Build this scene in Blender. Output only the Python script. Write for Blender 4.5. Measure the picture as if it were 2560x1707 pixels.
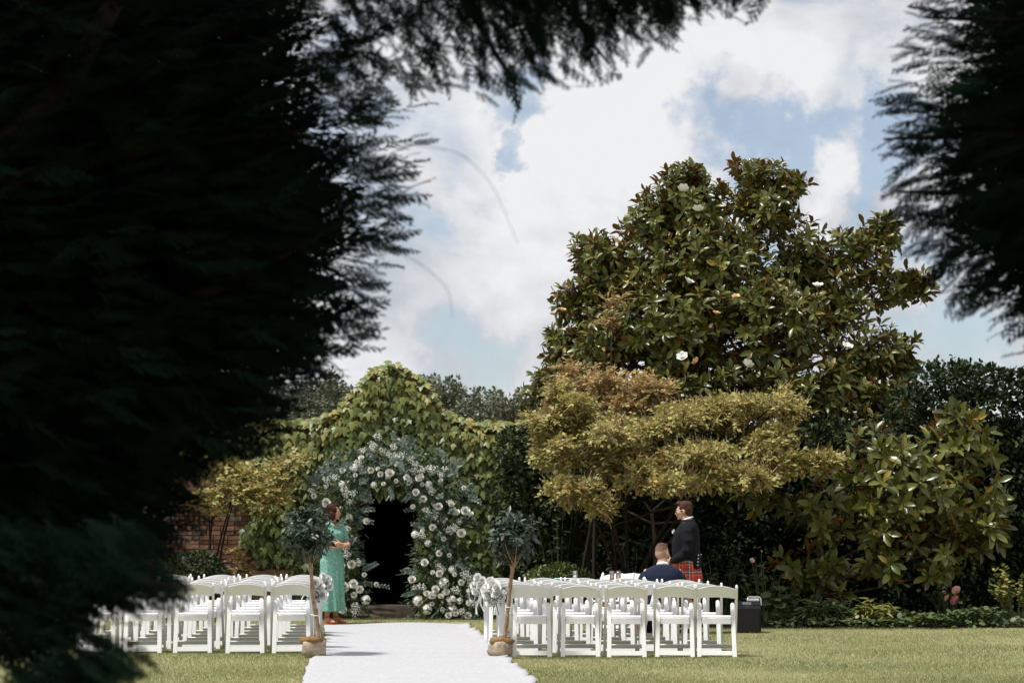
import bpy, bmesh, math, random
import numpy as np
from mathutils import Vector, Matrix, Euler
from mathutils.geometry import tessellate_polygon

random.seed(7)
RNG = np.random.default_rng(11)
for o in list(bpy.data.objects):
    bpy.data.objects.remove(o, do_unlink=True)
SC = bpy.context.scene
COL = SC.collection
R = math.radians

# ------------------------------------------------------------------ camera
F = 4978.0                      # 70 mm lens on a 36 mm frame, in photograph pixels
CAM_H = 1.6
PITCH = math.atan(433.5 / F)
cam_data = bpy.data.cameras.new('camera')
cam_data.lens = 70.0
cam_data.sensor_width = 36.0
cam_data.clip_start = 0.05
cam_data.clip_end = 3000.0
cam_data.dof.use_dof = True
cam_data.dof.focus_distance = 25.0
cam_data.dof.aperture_fstop = 4.5
cam = bpy.data.objects.new('camera', cam_data)
COL.objects.link(cam)
cam.location = (0, 0, CAM_H)
cam.rotation_euler = (math.pi / 2 + PITCH, 0, 0)
SC.camera = cam

# ------------------------------------------------------------------ light
SUN_DIR = Vector((-0.37, -0.17, 0.91)).normalized()      # towards the sun
sun_data = bpy.data.lights.new('sun', 'SUN')
sun_data.energy = 3.6
sun_data.angle = R(8.0)       # sun behind thin cloud: soft-edged shade
sun_data.color = (1.0, 0.97, 0.925)
sun = bpy.data.objects.new('sun', sun_data)
COL.objects.link(sun)
sun.rotation_euler = SUN_DIR.to_track_quat('Z', 'Y').to_euler()

world = bpy.data.worlds.new('World')
SC.world = world
world.use_nodes = True
SKY_SEED = (3.1, 7.4, 1.9)


def build_sky():
    nt = world.node_tree
    nt.nodes.clear()
    N = nt.nodes.new
    L = nt.links.new
    out = N('ShaderNodeOutputWorld')
    sky = N('ShaderNodeTexSky')
    sky.sky_type = 'NISHITA'
    sky.sun_disc = False
    sky.sun_elevation = math.asin(SUN_DIR.z)
    sky.sun_rotation = math.atan2(SUN_DIR.x, SUN_DIR.y)
    sky.air_density = 1.0
    sky.dust_density = 0.6
    bg_sky = N('ShaderNodeBackground')
    bg_sky.inputs['Strength'].default_value = 0.09
    L(sky.outputs[0], bg_sky.inputs['Color'])
    tc = N('ShaderNodeTexCoord')

    def math_(op, a, b=None, c=None):
        m = N('ShaderNodeMath')
        m.operation = op
        for i, v in enumerate((a, b, c)):
            if v is None:
                continue
            if isinstance(v, (int, float)):
                m.inputs[i].default_value = v
            else:
                L(v, m.inputs[i])
        return m.outputs[0]

    def noise(scale, detail, rough, off, dist=0.0):
        mp = N('ShaderNodeMapping')
        mp.inputs['Location'].default_value = off
        mp.inputs['Scale'].default_value = (1, 1, 1.35)
        L(tc.outputs['Generated'], mp.inputs['Vector'])
        n = N('ShaderNodeTexNoise')
        n.inputs['Scale'].default_value = scale
        n.inputs['Detail'].default_value = detail
        n.inputs['Roughness'].default_value = rough
        n.inputs['Distortion'].default_value = dist
        L(mp.outputs[0], n.inputs['Vector'])
        return n.outputs[0]

    # ragged edges: every cloud head and gap is read through a warped direction
    wn = N('ShaderNodeTexNoise')
    wn.inputs['Scale'].default_value = 13.0
    wn.inputs['Detail'].default_value = 6.0
    wn.inputs['Roughness'].default_value = 0.6
    L(tc.outputs['Generated'], wn.inputs['Vector'])
    ws = N('ShaderNodeVectorMath')
    ws.operation = 'SUBTRACT'
    L(wn.outputs['Color'], ws.inputs[0])
    ws.inputs[1].default_value = (.5, .5, .5)
    wa = N('ShaderNodeVectorMath')
    wa.operation = 'MULTIPLY_ADD'
    L(ws.outputs[0], wa.inputs[0])
    wa.inputs[1].default_value = (.17, .17, .17)
    L(tc.outputs['Generated'], wa.inputs[2])
    wv = N('ShaderNodeVectorMath')
    wv.operation = 'NORMALIZE'
    L(wa.outputs[0], wv.inputs[0])

    def blob(px, py, deg):
        d = ray(px, py).normalized()
        vm = N('ShaderNodeVectorMath')
        vm.operation = 'DOT_PRODUCT'
        L(wv.outputs[0], vm.inputs[0])
        vm.inputs[1].default_value = d
        mr = N('ShaderNodeMapRange')
        mr.interpolation_type = 'SMOOTHSTEP'
        mr.inputs['From Min'].default_value = math.cos(R(deg))
        mr.inputs['From Max'].default_value = 1.0
        mr.inputs['To Min'].default_value = 0.0
        mr.inputs['To Max'].default_value = 1.0
        L(vm.outputs['Value'], mr.inputs[0])
        return mr.outputs[0]

    big = noise(5.5, 2.0, 0.5, SKY_SEED)
    fine = noise(17.0, 9.0, 0.58, (1.3, 0.2, 4.0), 0.25)
    d = math_('MULTIPLY_ADD', big, 0.55, 0.05)
    d = math_('ADD', d, math_('MULTIPLY', fine, 0.85))
    d = math_('SUBTRACT', d, 0.05)
    # gaps of blue between the cumulus heads
    for (px, py, deg, w) in ((1900, 330, 2.6, .34), (2010, 690, 1.7, .30), (1370, 400, 1.1, .36), (1170, 850, 2.2, .27),
                             (1300, 250, 1.6, .22), (2420, 900, 2.6, .26), (1760, 130, 1.6, .18), (2230, 330, 2.4, .25),
                             (900, 700, 1.4, .06), (700, 300, 4.0, .12), (1000, 560, 1.1, .06)):
        d = math_('SUBTRACT', d, math_('MULTIPLY', blob(px, py, deg), w))
    for (px, py, deg, w) in ((1620, 260, 3.4, .26), (1450, 480, 3.2, .18), (1180, 620, 3.0, .14), (2090, 400, 1.7, .28), (2080, 560, 1.3, .2),
                             (1850, 90, 2.6, .16), (1880, 480, 1.6, .14), (2500, 940, 1.4, .25), (1000, 900, 2.4, .1)):
        d = math_('ADD', d, math_('MULTIPLY', blob(px, py, deg), w))
    mask = N('ShaderNodeMapRange')
    mask.interpolation_type = 'SMOOTHSTEP'
    mask.inputs['From Min'].default_value = 0.44
    mask.inputs['From Max'].default_value = 0.72
    mask.inputs['To Min'].default_value = 0.34
    L(d, mask.inputs[0])
    # light and grey folds of the clouds
    sh = noise(9.0, 8.0, 0.6, (5.0, 2.2, 0.4), 0.3)
    sh2 = math_('ADD', math_('MULTIPLY', sh, 0.62), math_('MULTIPLY', d, 0.38))
    ramp = N('ShaderNodeValToRGB')
    e = ramp.color_ramp.elements
    e[0].position = 0.42
    e[0].color = (0.47, 0.495, 0.55, 1)
    e[1].position = 0.66
    e[1].color = (0.83, 0.835, 0.85, 1)
    L(sh2, ramp.inputs[0])
    bg_cl = N('ShaderNodeBackground')
    bg_cl.inputs['Strength'].default_value = 0.74
    L(ramp.outputs[0], bg_cl.inputs['Color'])
    mix = N('ShaderNodeMixShader')
    L(mask.outputs[0], mix.inputs[0])
    L(bg_sky.outputs[0], mix.inputs[1])
    L(bg_cl.outputs[0], mix.inputs[2])
    L(mix.outputs[0], out.inputs['Surface'])


def ray(px, py):
    xc = (px - 1280.0) / F
    yc = (853.5 - py) / F
    c, s = math.cos(PITCH), math.sin(PITCH)
    return Vector((xc, c - yc * s, s + yc * c))


build_sky()
SC.render.engine = 'CYCLES'
SC.cycles.max_bounces = 6
SC.cycles.diffuse_bounces = 3
SC.cycles.transparent_max_bounces = 8
SC.cycles.use_denoising = True
SC.view_settings.view_transform = 'Standard'
SC.view_settings.look = 'None'
SC.view_settings.exposure = 0.5
SC.view_settings.gamma = 1.0


def P(px, py, Y):
    """world point seen at a photograph pixel, at distance Y along the ground"""
    d = ray(px, py)
    return Vector((0, 0, CAM_H)) + d * (Y / d.y)


def G(px, py):
    """ground point seen at a photograph pixel"""
    d = ray(px, py)
    return Vector((0, 0, CAM_H)) + d * (-CAM_H / d.z)


def S(Y):
    """photograph pixels per metre at distance Y"""
    return F / (Y * math.cos(PITCH))


# ------------------------------------------------------------------ helpers
def link(o, parent=None):
    COL.objects.link(o)
    if parent is not None:
        o.parent = parent
    return o


def tag(o, label=None, cat=None, group=None, kind=None):
    if label:
        o['label'] = label
    if cat:
        o['category'] = cat
    if group:
        o['group'] = group
    if kind:
        o['kind'] = kind
    return o


def thing(name, loc, label, cat, rz=0.0, group=None):
    o = bpy.data.objects.new(name, None)
    o.empty_display_size = 0.1
    link(o)
    o.location = loc
    o.rotation_euler = (0, 0, rz)
    return tag(o, label, cat, group)


def obj(name, me, mat=None, parent=None):
    if mat is not None and not me.materials:
        me.materials.append(mat)
    o = bpy.data.objects.new(name, me)
    return link(o, parent)


def np_mesh(name, V, Fc, mat=None, smooth=True, rnd=None):
    """mesh from arrays; Fc (M,k) uniform face size; rnd per-vertex float"""
    V = np.ascontiguousarray(V, dtype=np.float32)
    Fc = np.ascontiguousarray(Fc, dtype=np.int32)
    me = bpy.data.meshes.new(name)
    m, k = Fc.shape
    me.vertices.add(len(V))
    me.vertices.foreach_set('co', V.ravel())
    me.loops.add(m * k)
    me.loops.foreach_set('vertex_index', Fc.ravel())
    me.polygons.add(m)
    me.polygons.foreach_set('loop_start', np.arange(0, m * k, k, dtype=np.int32))
    me.polygons.foreach_set('loop_total', np.full(m, k, dtype=np.int32))
    if smooth:
        me.polygons.foreach_set('use_smooth', np.ones(m, dtype=bool))
    if rnd is not None:
        a = me.attributes.new('rnd', 'FLOAT', 'POINT')
        a.data.foreach_set('value', np.ascontiguousarray(rnd, dtype=np.float32))
    me.update(calc_edges=True)
    if mat is not None:
        me.materials.append(mat)
    return me


def bm_mesh(name, bm, mat=None, smooth=False):
    me = bpy.data.meshes.new(name)
    bm.normal_update()
    bm.to_mesh(me)
    bm.free()
    if smooth:
        me.polygons.foreach_set('use_smooth', np.ones(len(me.polygons), dtype=bool))
    if mat is not None:
        me.materials.append(mat)
    return me


def nrm(a):
    return a / np.maximum(np.linalg.norm(a, axis=-1, keepdims=True), 1e-9)


def frames(d, n):
    """(N,3,3) matrices whose columns are x, y(=d), z(~n)"""
    y = nrm(d)
    x = nrm(np.cross(y, n))
    z = np.cross(x, y)
    return np.stack([x, y, z], axis=-1)


def scatter(tV, tF, M, pos, size, rnd):
    """copies of a template: returns V, F, rnd per vertex"""
    n, k = len(pos), len(tV)
    size = np.asarray(size, dtype=float)
    if size.ndim == 1:
        size = np.repeat(size[:, None], 3, axis=1)
    T = tV[None, :, :] * size[:, None, :]
    V = np.einsum('nij,nkj->nki', M, T) + pos[:, None, :]
    Fc = tF[None] + (np.arange(n) * k)[:, None, None]
    return V.reshape(-1, 3), Fc.reshape(-1, tF.shape[1]), np.repeat(rnd, k)


def cat_parts(parts):
    V, Fs, Rn, off = [], [], [], 0
    for v, f, r in parts:
        V.append(v)
        Fs.append(f + off)
        Rn.append(r)
        off += len(v)
    return np.concatenate(V), np.concatenate(Fs), np.concatenate(Rn)


def tube_arrays(pts, rad, sides=6):
    """open tapered tube with a pointed end, as triangles-free quads"""
    pts = np.asarray(pts, float)
    n = len(pts)
    rad = np.broadcast_to(np.asarray(rad, float), (n,))
    d = nrm(np.gradient(pts, axis=0))
    ref = np.array([0.31, 0.2, 1.0]) if abs(d[0][2]) < .9 else np.array([1.0, 0.2, 0.1])
    x = nrm(np.cross(d, ref))
    y = np.cross(d, x)
    a = np.linspace(0, 2 * math.pi, sides, endpoint=False)
    ring = np.cos(a)[None, :, None] * x[:, None] + np.sin(a)[None, :, None] * y[:, None]
    V = pts[:, None] + ring * rad[:, None, None]
    Fc = []
    for i in range(n - 1):
        for j in range(sides):
            k = (j + 1) % sides
            Fc.append((i * sides + j, i * sides + k, (i + 1) * sides + k, (i + 1) * sides + j))
    return V.reshape(-1, 3), np.array(Fc, dtype=np.int32), np.full(n * sides, random.random())


def bez(p0, p1, p2, n=8):
    t = np.linspace(0, 1, n)[:, None]
    p0, p1, p2 = (np.asarray(p, float) for p in (p0, p1, p2))
    return (1 - t) ** 2 * p0 + 2 * t * (1 - t) * p1 + t * t * p2


def tubes_mesh(name, tubes, mat, sides=6):
    return np_mesh(name, *cat_parts([tube_arrays(p, r, sides) for p, r in tubes])[:2], mat=mat)


# ------------------------------------------------------------------ materials
MATS = {}


class NB:
    """small node builder"""

    def __init__(self, name):
        self.m = bpy.data.materials.new(name)
        self.m.use_nodes = True
        self.nt = self.m.node_tree
        self.b = self.nt.nodes['Principled BSDF']
        self.out = self.nt.nodes['Material Output']

    def n(self, t, **kw):
        nd = self.nt.nodes.new(t)
        for k, v in kw.items():
            setattr(nd, k, v)
        return nd

    def l(self, a, b):
        self.nt.links.new(a, b)

    def noise(self, scale, detail=4, rough=.55, coord='Object', stretch=None):
        tc = self.n('ShaderNodeTexCoord')
        src = tc.outputs[coord]
        if stretch:
            mp = self.n('ShaderNodeMapping')
            mp.inputs['Scale'].default_value = stretch
            self.l(src, mp.inputs['Vector'])
            src = mp.outputs[0]
        t = self.n('ShaderNodeTexNoise')
        t.inputs['Scale'].default_value = scale
        t.inputs['Detail'].default_value = detail
        t.inputs['Roughness'].default_value = rough
        self.l(src, t.inputs['Vector'])
        return t.outputs[0]

    def ramp(self, fac, stops, interp='LINEAR'):
        r = self.n('ShaderNodeValToRGB')
        r.color_ramp.interpolation = interp
        e = r.color_ramp.elements
        while len(e) < len(stops):
            e.new(0.5)
        for i, (p, c) in enumerate(stops):
            e[i].position = p
            e[i].color = (*c, 1)
        self.l(fac, r.inputs[0])
        return r.outputs[0]

    def mix(self, fac, a, b, mode='MIX'):
        m = self.n('ShaderNodeMix', data_type='RGBA', blend_type=mode)
        for s, v in ((0, fac), (6, a), (7, b)):
            if isinstance(v, (int, float)):
                m.inputs[s].default_value = v
            elif isinstance(v, tuple):
                m.inputs[s].default_value = (*v, 1)
            else:
                self.l(v, m.inputs[s])
        return m.outputs[2]

    def bump(self, h, strength=.3, dist=.01):
        b = self.n('ShaderNodeBump')
        b.inputs['Strength'].default_value = strength
        b.inputs['Distance'].default_value = dist
        self.l(h, b.inputs['Height'])
        self.l(b.outputs[0], self.b.inputs['Normal'])

    def base(self, c):
        if isinstance(c, tuple):
            self.b.inputs['Base Color'].default_value = (*c, 1)
        else:
            self.l(c, self.b.inputs['Base Color'])

    def set(self, rough=.6, spec=.5, metal=0.0):
        self.b.inputs['Roughness'].default_value = rough
        self.b.inputs['Specular IOR Level'].default_value = spec
        self.b.inputs['Metallic'].default_value = metal


def plain(name, c, rough=.6, spec=.5, metal=0.0, var=.12, scale=20.0, bump=0.0):
    if name in MATS:
        return MATS[name]
    b = NB(name)
    n = b.noise(scale)
    lo = tuple(max(0, x * (1 - var)) for x in c)
    hi = tuple(min(1, x * (1 + var)) for x in c)
    b.base(b.ramp(n, [(.3, lo), (.7, hi)]))
    b.set(rough, spec, metal)
    if bump:
        b.bump(n, bump, .004)
    MATS[name] = b.m
    return b.m


def leaf_mat(name, stops, back=None, rough=.45, spec=.5, trans=.18):
    """leaf: colour picked per leaf from stops by its own random value; optional underside"""
    b = NB(name)
    at = b.n('ShaderNodeAttribute', attribute_name='rnd')
    c = b.ramp(at.outputs['Fac'], stops)
    geo = b.n('ShaderNodeNewGeometry')
    if back is not None:
        c = b.mix(geo.outputs['Backfacing'], c, back)
    b.base(c)
    b.set(rough, spec)
    if trans > 0:
        tr = b.n('ShaderNodeBsdfTranslucent')
        b.l(c, tr.inputs['Color'])
        mx = b.n('ShaderNodeMixShader')
        mx.inputs[0].default_value = trans
        b.l(b.b.outputs[0], mx.inputs[1])
        b.l(tr.outputs[0], mx.inputs[2])
        b.l(mx.outputs[0], b.out.inputs['Surface'])
    MATS[name] = b.m
    return b.m


M_BARK = plain('bark', (.10, .075, .055), .9, .2, var=.5, scale=14, bump=.5)
M_BARK_PALE = plain('pale_bark', (.30, .20, .13), .85, .2, var=.4, scale=22, bump=.5)
M_CONIFER_BARK = plain('conifer_bark', (.024, .018, .012), .9, .2, var=.5, scale=14, bump=.5)
M_STEM = plain('green_stem', (.09, .12, .05), .7, .3)
M_WHITE = plain('white_resin', (.80, .80, .80), .42, .45, var=.03, scale=9)
M_MAGNOLIA = leaf_mat('magnolia_leaf', [(0, (.040, .052, .009)), (.5, (.092, .102, .018)), (.85, (.170, .165, .034)), (.97, (.38, .26, .05))],
                      back=(.20, .092, .026), rough=.30, spec=.36, trans=.08)
M_AMBER = leaf_mat('amber_leaf', [(0, (.21, .20, .062)), (.45, (.38, .345, .11)), (.8, (.51, .435, .145)), (.93, (.62, .38, .10)), (1, (.58, .22, .08))],
                   rough=.5, spec=.35, trans=.3)
M_AMBER2 = leaf_mat('copper_leaf', [(0, (.28, .23, .085)), (.45, (.44, .33, .135)), (.8, (.56, .34, .15)), (1, (.58, .22, .11))], rough=.5, spec=.35, trans=.3)
M_IVY = leaf_mat('ivy_leaf', [(0, (.040, .064, .010)), (.45, (.092, .120, .020)), (.75, (.185, .190, .038)), (.93, (.33, .265, .068)), (1, (.40, .23, .07))],
                 rough=.42, spec=.45, trans=.2)
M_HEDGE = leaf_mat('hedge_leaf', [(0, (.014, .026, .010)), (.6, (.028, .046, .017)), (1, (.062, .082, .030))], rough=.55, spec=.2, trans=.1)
M_FAR = leaf_mat('far_leaf', [(0, (.070, .080, .055)), (.6, (.105, .115, .075)), (1, (.17, .165, .105))], rough=.7, spec=.2, trans=.1)  # distance haze is put into these pale grey greens
M_BOX = leaf_mat('box_leaf', [(0, (.045, .075, .018)), (.6, (.085, .125, .030)), (1, (.16, .19, .050))], rough=.4, spec=.4, trans=.15)
M_BAY = leaf_mat('bay_leaf', [(0, (.015, .030, .019)), (.6, (.030, .050, .031)), (1, (.062, .086, .052))], rough=.40, spec=.4, trans=.05)
M_EUCA = leaf_mat('eucalyptus_leaf', [(0, (.034, .056, .042)), (.55, (.082, .112, .092)), (1, (.22, .26, .23))], rough=.6, spec=.3, trans=.12)
M_GREEN = leaf_mat('garland_leaf', [(0, (.018, .042, .018)), (.6, (.042, .080, .030)), (1, (.14, .17, .075))], rough=.4, spec=.4, trans=.12)
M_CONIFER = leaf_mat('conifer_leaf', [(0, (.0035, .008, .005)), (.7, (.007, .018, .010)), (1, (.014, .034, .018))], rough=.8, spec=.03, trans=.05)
M_YELLOW = leaf_mat('lime_leaf', [(0, (.12, .15, .03)), (.6, (.22, .22, .05)), (1, (.36, .27, .07))], rough=.5, spec=.3, trans=.25)
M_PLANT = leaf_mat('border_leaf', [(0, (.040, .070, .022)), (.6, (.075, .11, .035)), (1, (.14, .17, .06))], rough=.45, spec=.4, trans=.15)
M_CREAM = leaf_mat('cream_petal', [(0, (.88, .80, .62)), (.5, (.88, .84, .74)), (1, (.88, .87, .83))], rough=.6, spec=.2, trans=.08)
M_PETAL_WHITE = leaf_mat('white_petal', [(0, (.74, .76, .68)), (1, (.86, .86, .84))], rough=.6, spec=.2, trans=.08)
M_PINK = leaf_mat('pink_petal', [(0, (.75, .26, .26)), (1, (.85, .42, .38))], rough=.6, spec=.2, trans=.08)
M_PALE_PINK = leaf_mat('pale_pink_petal', [(0, (.78, .50, .55)), (1, (.85, .62, .64))], rough=.6, spec=.2, trans=.08)
M_PEACH = leaf_mat('faded_petal', [(0, (.62, .33, .14)), (1, (.80, .55, .32))], rough=.6, spec=.2, trans=.08)


# ------------------------------------------------------------------ leaf templates (axis +Y, face +Z, length 1)
def leaf_template(w=.36, fold=.10, curl=.12, rows=((.12, .45), (.38, 1.0), (.68, .85), (.88, .42)), tip=True):
    V = [(0, 0, 0)]
    for t, k in rows:
        z = -curl * t * t
        V += [(-w / 2 * k, t, z + fold * k * .5), (0, t, z), (w / 2 * k, t, z + fold * k * .5)]
    V.append((0, 1, -curl))
    Fc = [(0, 2, 1), (0, 3, 2)]
    n = len(rows)
    for i in range(n - 1):
        a, b = 1 + 3 * i, 4 + 3 * i
        Fc += [(a, a + 1, b + 1), (a, b + 1, b), (a + 1, a + 2, b + 2), (a + 1, b + 2, b + 1)]
    a = 1 + 3 * (n - 1)
    e = len(V) - 1
    Fc += [(a, a + 1, e), (a + 1, a + 2, e)]
    return np.array(V, float), np.array(Fc, dtype=np.int32)


T_LEAF = leaf_template()
T_BROAD = leaf_template(w=.42, fold=.16, curl=.26, rows=((.18, .55), (.55, 1.0), (.85, .65)))
T_SMALL = leaf_template(w=.62, fold=.08, curl=.08, rows=((.3, .85), (.7, .9)))
T_ROUND = leaf_template(w=.80, fold=.06, curl=.06, rows=((.22, .8), (.55, 1.0), (.85, .65)))
T_BAY = leaf_template(w=.40, fold=.12, curl=.15, rows=((.2, .6), (.5, 1.0), (.8, .6)))
T_SLIM = leaf_template(w=.2, fold=.05, curl=.2, rows=((.3, 1.0), (.7, .8)))
T_DIA = leaf_template(w=.66, fold=.10, curl=.10, rows=((.5, 1.0),))
T_TINY = (np.array([(0, 0, 0), (-.32, .5, .05), (0, 1, -.05), (.32, .5, .05)], float), np.array([(0, 2, 1), (0, 3, 2)], dtype=np.int32))


def ivy_template():
    # three pointed lobes, stalk at the top, cupped
    o = [(0, 0), (-.20, .07), (-.34, .02), (-.36, .18), (-.52, .42), (-.30, .44), (-.22, .52), (-.16, .74), (0, 1.0),
         (.16, .74), (.22, .52), (.30, .44), (.52, .42), (.36, .18), (.34, .02), (.20, .07)]
    V = [(0, .36, .0)]
    for x, y in o:
        V.append((x, y, -.22 * abs(x) - .20 * max(0, y - .35) ** 1.3))
    n = len(o)
    Fc = [(0, 1 + (i + 1) % n, 1 + i) for i in range(n)]
    return np.array(V, float), np.array(Fc, dtype=np.int32)


T_IVY = ivy_template()


def flip_up(tm):
    """make sure the template's faces look along +Z"""
    V, Fc = tm
    a = np.cross(V[Fc[:, 1]] - V[Fc[:, 0]], V[Fc[:, 2]] - V[Fc[:, 0]])[:, 2].sum()
    return (V, Fc if a > 0 else Fc[:, ::-1].copy())


T_LEAF, T_BROAD, T_SMALL, T_ROUND, T_BAY, T_SLIM, T_TINY, T_IVY, T_DIA = map(flip_up, (T_LEAF, T_BROAD, T_SMALL, T_ROUND, T_BAY, T_SLIM, T_TINY, T_IVY, T_DIA))


def leaf_set(parent, tm, mat, M, pos, size, rnd, pick, name='leaf', rest='leaves', n_max=300):
    """the picked leaves become objects of their own, the rest one mass"""
    order = np.argsort(-pick)[:n_max]
    sel = np.zeros(len(pos), bool)
    sel[order] = True
    if (~sel).any():
        V, Fc, rn = scatter(tm[0], tm[1], M[~sel], pos[~sel], size[~sel], rnd[~sel])
        tag(obj(rest, np_mesh(rest, V, Fc, mat, rnd=rn), parent=parent), kind='stuff')
    variants = [np_mesh(name, tm[0], tm[1], mat, rnd=np.full(len(tm[0]), (i + .5) / 8)) for i in range(8)]
    for i in order:
        o = bpy.data.objects.new(name, variants[min(7, int(rnd[i] * 8))])
        link(o, parent)
        m = Matrix(M[i].tolist()).to_4x4()
        s = np.broadcast_to(np.asarray(size[i], float), (3,))
        o.matrix_local = Matrix.Translation(Vector(pos[i].tolist())) @ m @ Matrix.Diagonal((*s.tolist(), 1))


def rand_unit(n):
    return nrm(RNG.normal(size=(n, 3)))


def lobe_points(lobes, n, bias=3.0, weight=None):
    """random points in ellipsoids (c, r); returns pos, outward normal, lobe index"""
    C = np.array([l[0] for l in lobes], float)
    Rr = np.array([l[1] for l in lobes], float)
    w = np.prod(Rr, axis=1) ** (2 / 3.)
    if weight is not None:
        w = w * np.asarray(weight)
    idx = RNG.choice(len(lobes), n, p=w / w.sum())
    u = rand_unit(n)
    rr = RNG.random(n) ** (1 / bias)
    pos = C[idx] + u * Rr[idx] * rr[:, None]
    nn = nrm(u / Rr[idx])
    return pos, nn, idx


def sublobes(lobes, n, k=.42, flat=.6):
    """break each lobe into n smaller clumps inside it"""
    out = []
    for c, r in lobes:
        for _ in range(n):
            u = nrm(RNG.normal(size=3)) * RNG.random() ** .45
            q = k * RNG.uniform(.7, 1.25)
            out.append((tuple(np.array(c) + u * np.array(r) * (1 - q * .8)), (r[0] * q, r[1] * q, r[2] * q * flat)))
    return out


def px_lobe(px, py, rx, ry, Y, depth):
    c = P(px, py, Y)
    s = S(Y)
    return (tuple(c), (rx / s, depth, ry / s))

# ================================================================== SETTING
KD = 2560.0 / 2352.0


def dl(cx, cy, rx, ry, Y, depth):
    return px_lobe(cx * KD, cy * KD, rx * KD, ry * KD, Y, depth)


def lawn_material():
    b = NB('lawn')
    n1 = b.noise(.55, 5, .6, stretch=(.55, 1.5, 1))
    n2 = b.noise(9, 6, .7, stretch=(.6, 1.4, 1))
    c = b.mix(n2, b.ramp(n1, [(.35, (.19, .20, .085)), (.65, (.36, .325, .18))]), (.27, .255, .13))
    b.base(c)
    b.set(.9, .15)
    b.bump(b.noise(120, 3), .6, .02)
    return b.m


M_LAWN = lawn_material()
lw = bpy.data.meshes.new('lawn')
nx, ny = 60, 60
gx = np.concatenate([[-900, -300, -80], np.linspace(-20, 20, nx), [80, 300, 900]])
gy = np.concatenate([[-300, -60], np.linspace(-8, 60, ny), [120, 400, 1800]])
XX, YY = np.meshgrid(gx, gy, indexing='ij')
ZZ = 0.012 * np.sin(XX * 1.3 + YY * .7) * np.sin(YY * .9 - XX * .4) * ((np.abs(XX) < 20) & (YY < 60)) - .012
V = np.stack([XX, YY, ZZ], -1).reshape(-1, 3)
ii = np.arange(len(gx) * len(gy)).reshape(len(gx), len(gy))
Q = np.stack([ii[:-1, :-1], ii[1:, :-1], ii[1:, 1:], ii[:-1, 1:]], -1).reshape(-1, 4)
tag(obj('lawn', np_mesh('lawn', V, Q, M_LAWN)), 'mown lawn in front of the garden wall', None, kind='structure')

# ---- grass blades on the part of the lawn in view
CARPET_L = [(757, 1707), (763, 1680), (772, 1655), (790, 1640), (812, 1632), (815, 1610), (812, 1585), (811, 1561)]
CARPET_R = [(1338, 1707), (1318, 1690), (1300, 1672), (1279, 1656), (1262, 1640), (1240, 1620), (1216, 1600), (1195, 1583), (1174, 1567)]


def carpet_span(Y):
    lp = [G(*p) for p in CARPET_L]
    rp = [G(*p) for p in CARPET_R]
    x0 = np.interp(Y, [p.y for p in lp], [p.x for p in lp])
    x1 = np.interp(Y, [p.y for p in rp], [p.x for p in rp])
    return x0, x1


def grass():
    n = 280000
    Y = 18.6 + (33 - 18.6) * RNG.random(n) ** 1.25
    hw = Y * .285 + .3
    X = (RNG.random(n) * 2 - 1) * hw
    x0, x1 = carpet_span(Y)
    keep = ~((X > x0 + .02) & (X < x1 - .02) & (Y < 30.1) & (Y > 18))
    X, Y = X[keep], Y[keep]
    n = len(X)
    pos = np.stack([X, Y, np.full(n, -.01)], -1)
    a = RNG.random(n) * 2 * math.pi
    lean = .25 + .7 * RNG.random(n)
    d = np.stack([np.cos(a) * lean, np.sin(a) * lean, np.ones(n)], -1)
    M = frames(d, rand_unit(n))
    h = .022 + .024 * RNG.random(n) ** 2
    tall = RNG.random(n) < .02
    h[tall] *= 1.7
    tv = np.array([(-.5, 0, 0), (.5, 0, 0), (.0, 1, 0)], float)
    tf = np.array([(0, 1, 2)], dtype=np.int32)
    patch = .5 + .5 * np.sin(X * 1.1 + 2 * np.sin(Y * .8)) * np.sin(Y * 1.9 + X * .35)
    patch = np.clip(.55 * patch + .45 * (.5 + .5 * np.sin(Y * 2.7 + 1.5 * np.sin(X * .6)) * np.sin(X * .45 + 2)), 0, 1) ** 1.3
    rnd = np.clip(.12 * RNG.random(n) + .95 * patch * (.45 + .55 * RNG.random(n)) + .10 * RNG.normal(size=n), 0, 1)
    V, Fc, rn = scatter(tv, tf, M, pos, np.stack([np.full(n, .0062), h, np.ones(n)], -1), rnd)
    mat = leaf_mat('grass_blade', [(0, (.17, .205, .08)), (.4, (.30, .31, .135)), (.75, (.46, .42, .215)), (1, (.58, .50, .29))], rough=.6, spec=.25, trans=.3)
    tag(obj('grass', np_mesh('grass', V, Fc, mat, rnd=rn)), 'short patchy grass of the lawn', 'grass', kind='stuff')


grass()

# ---- soil of the border beds
M_SOIL = plain('soil', (.045, .033, .024), .95, .1, var=.5, scale=8, bump=.6)


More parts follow.
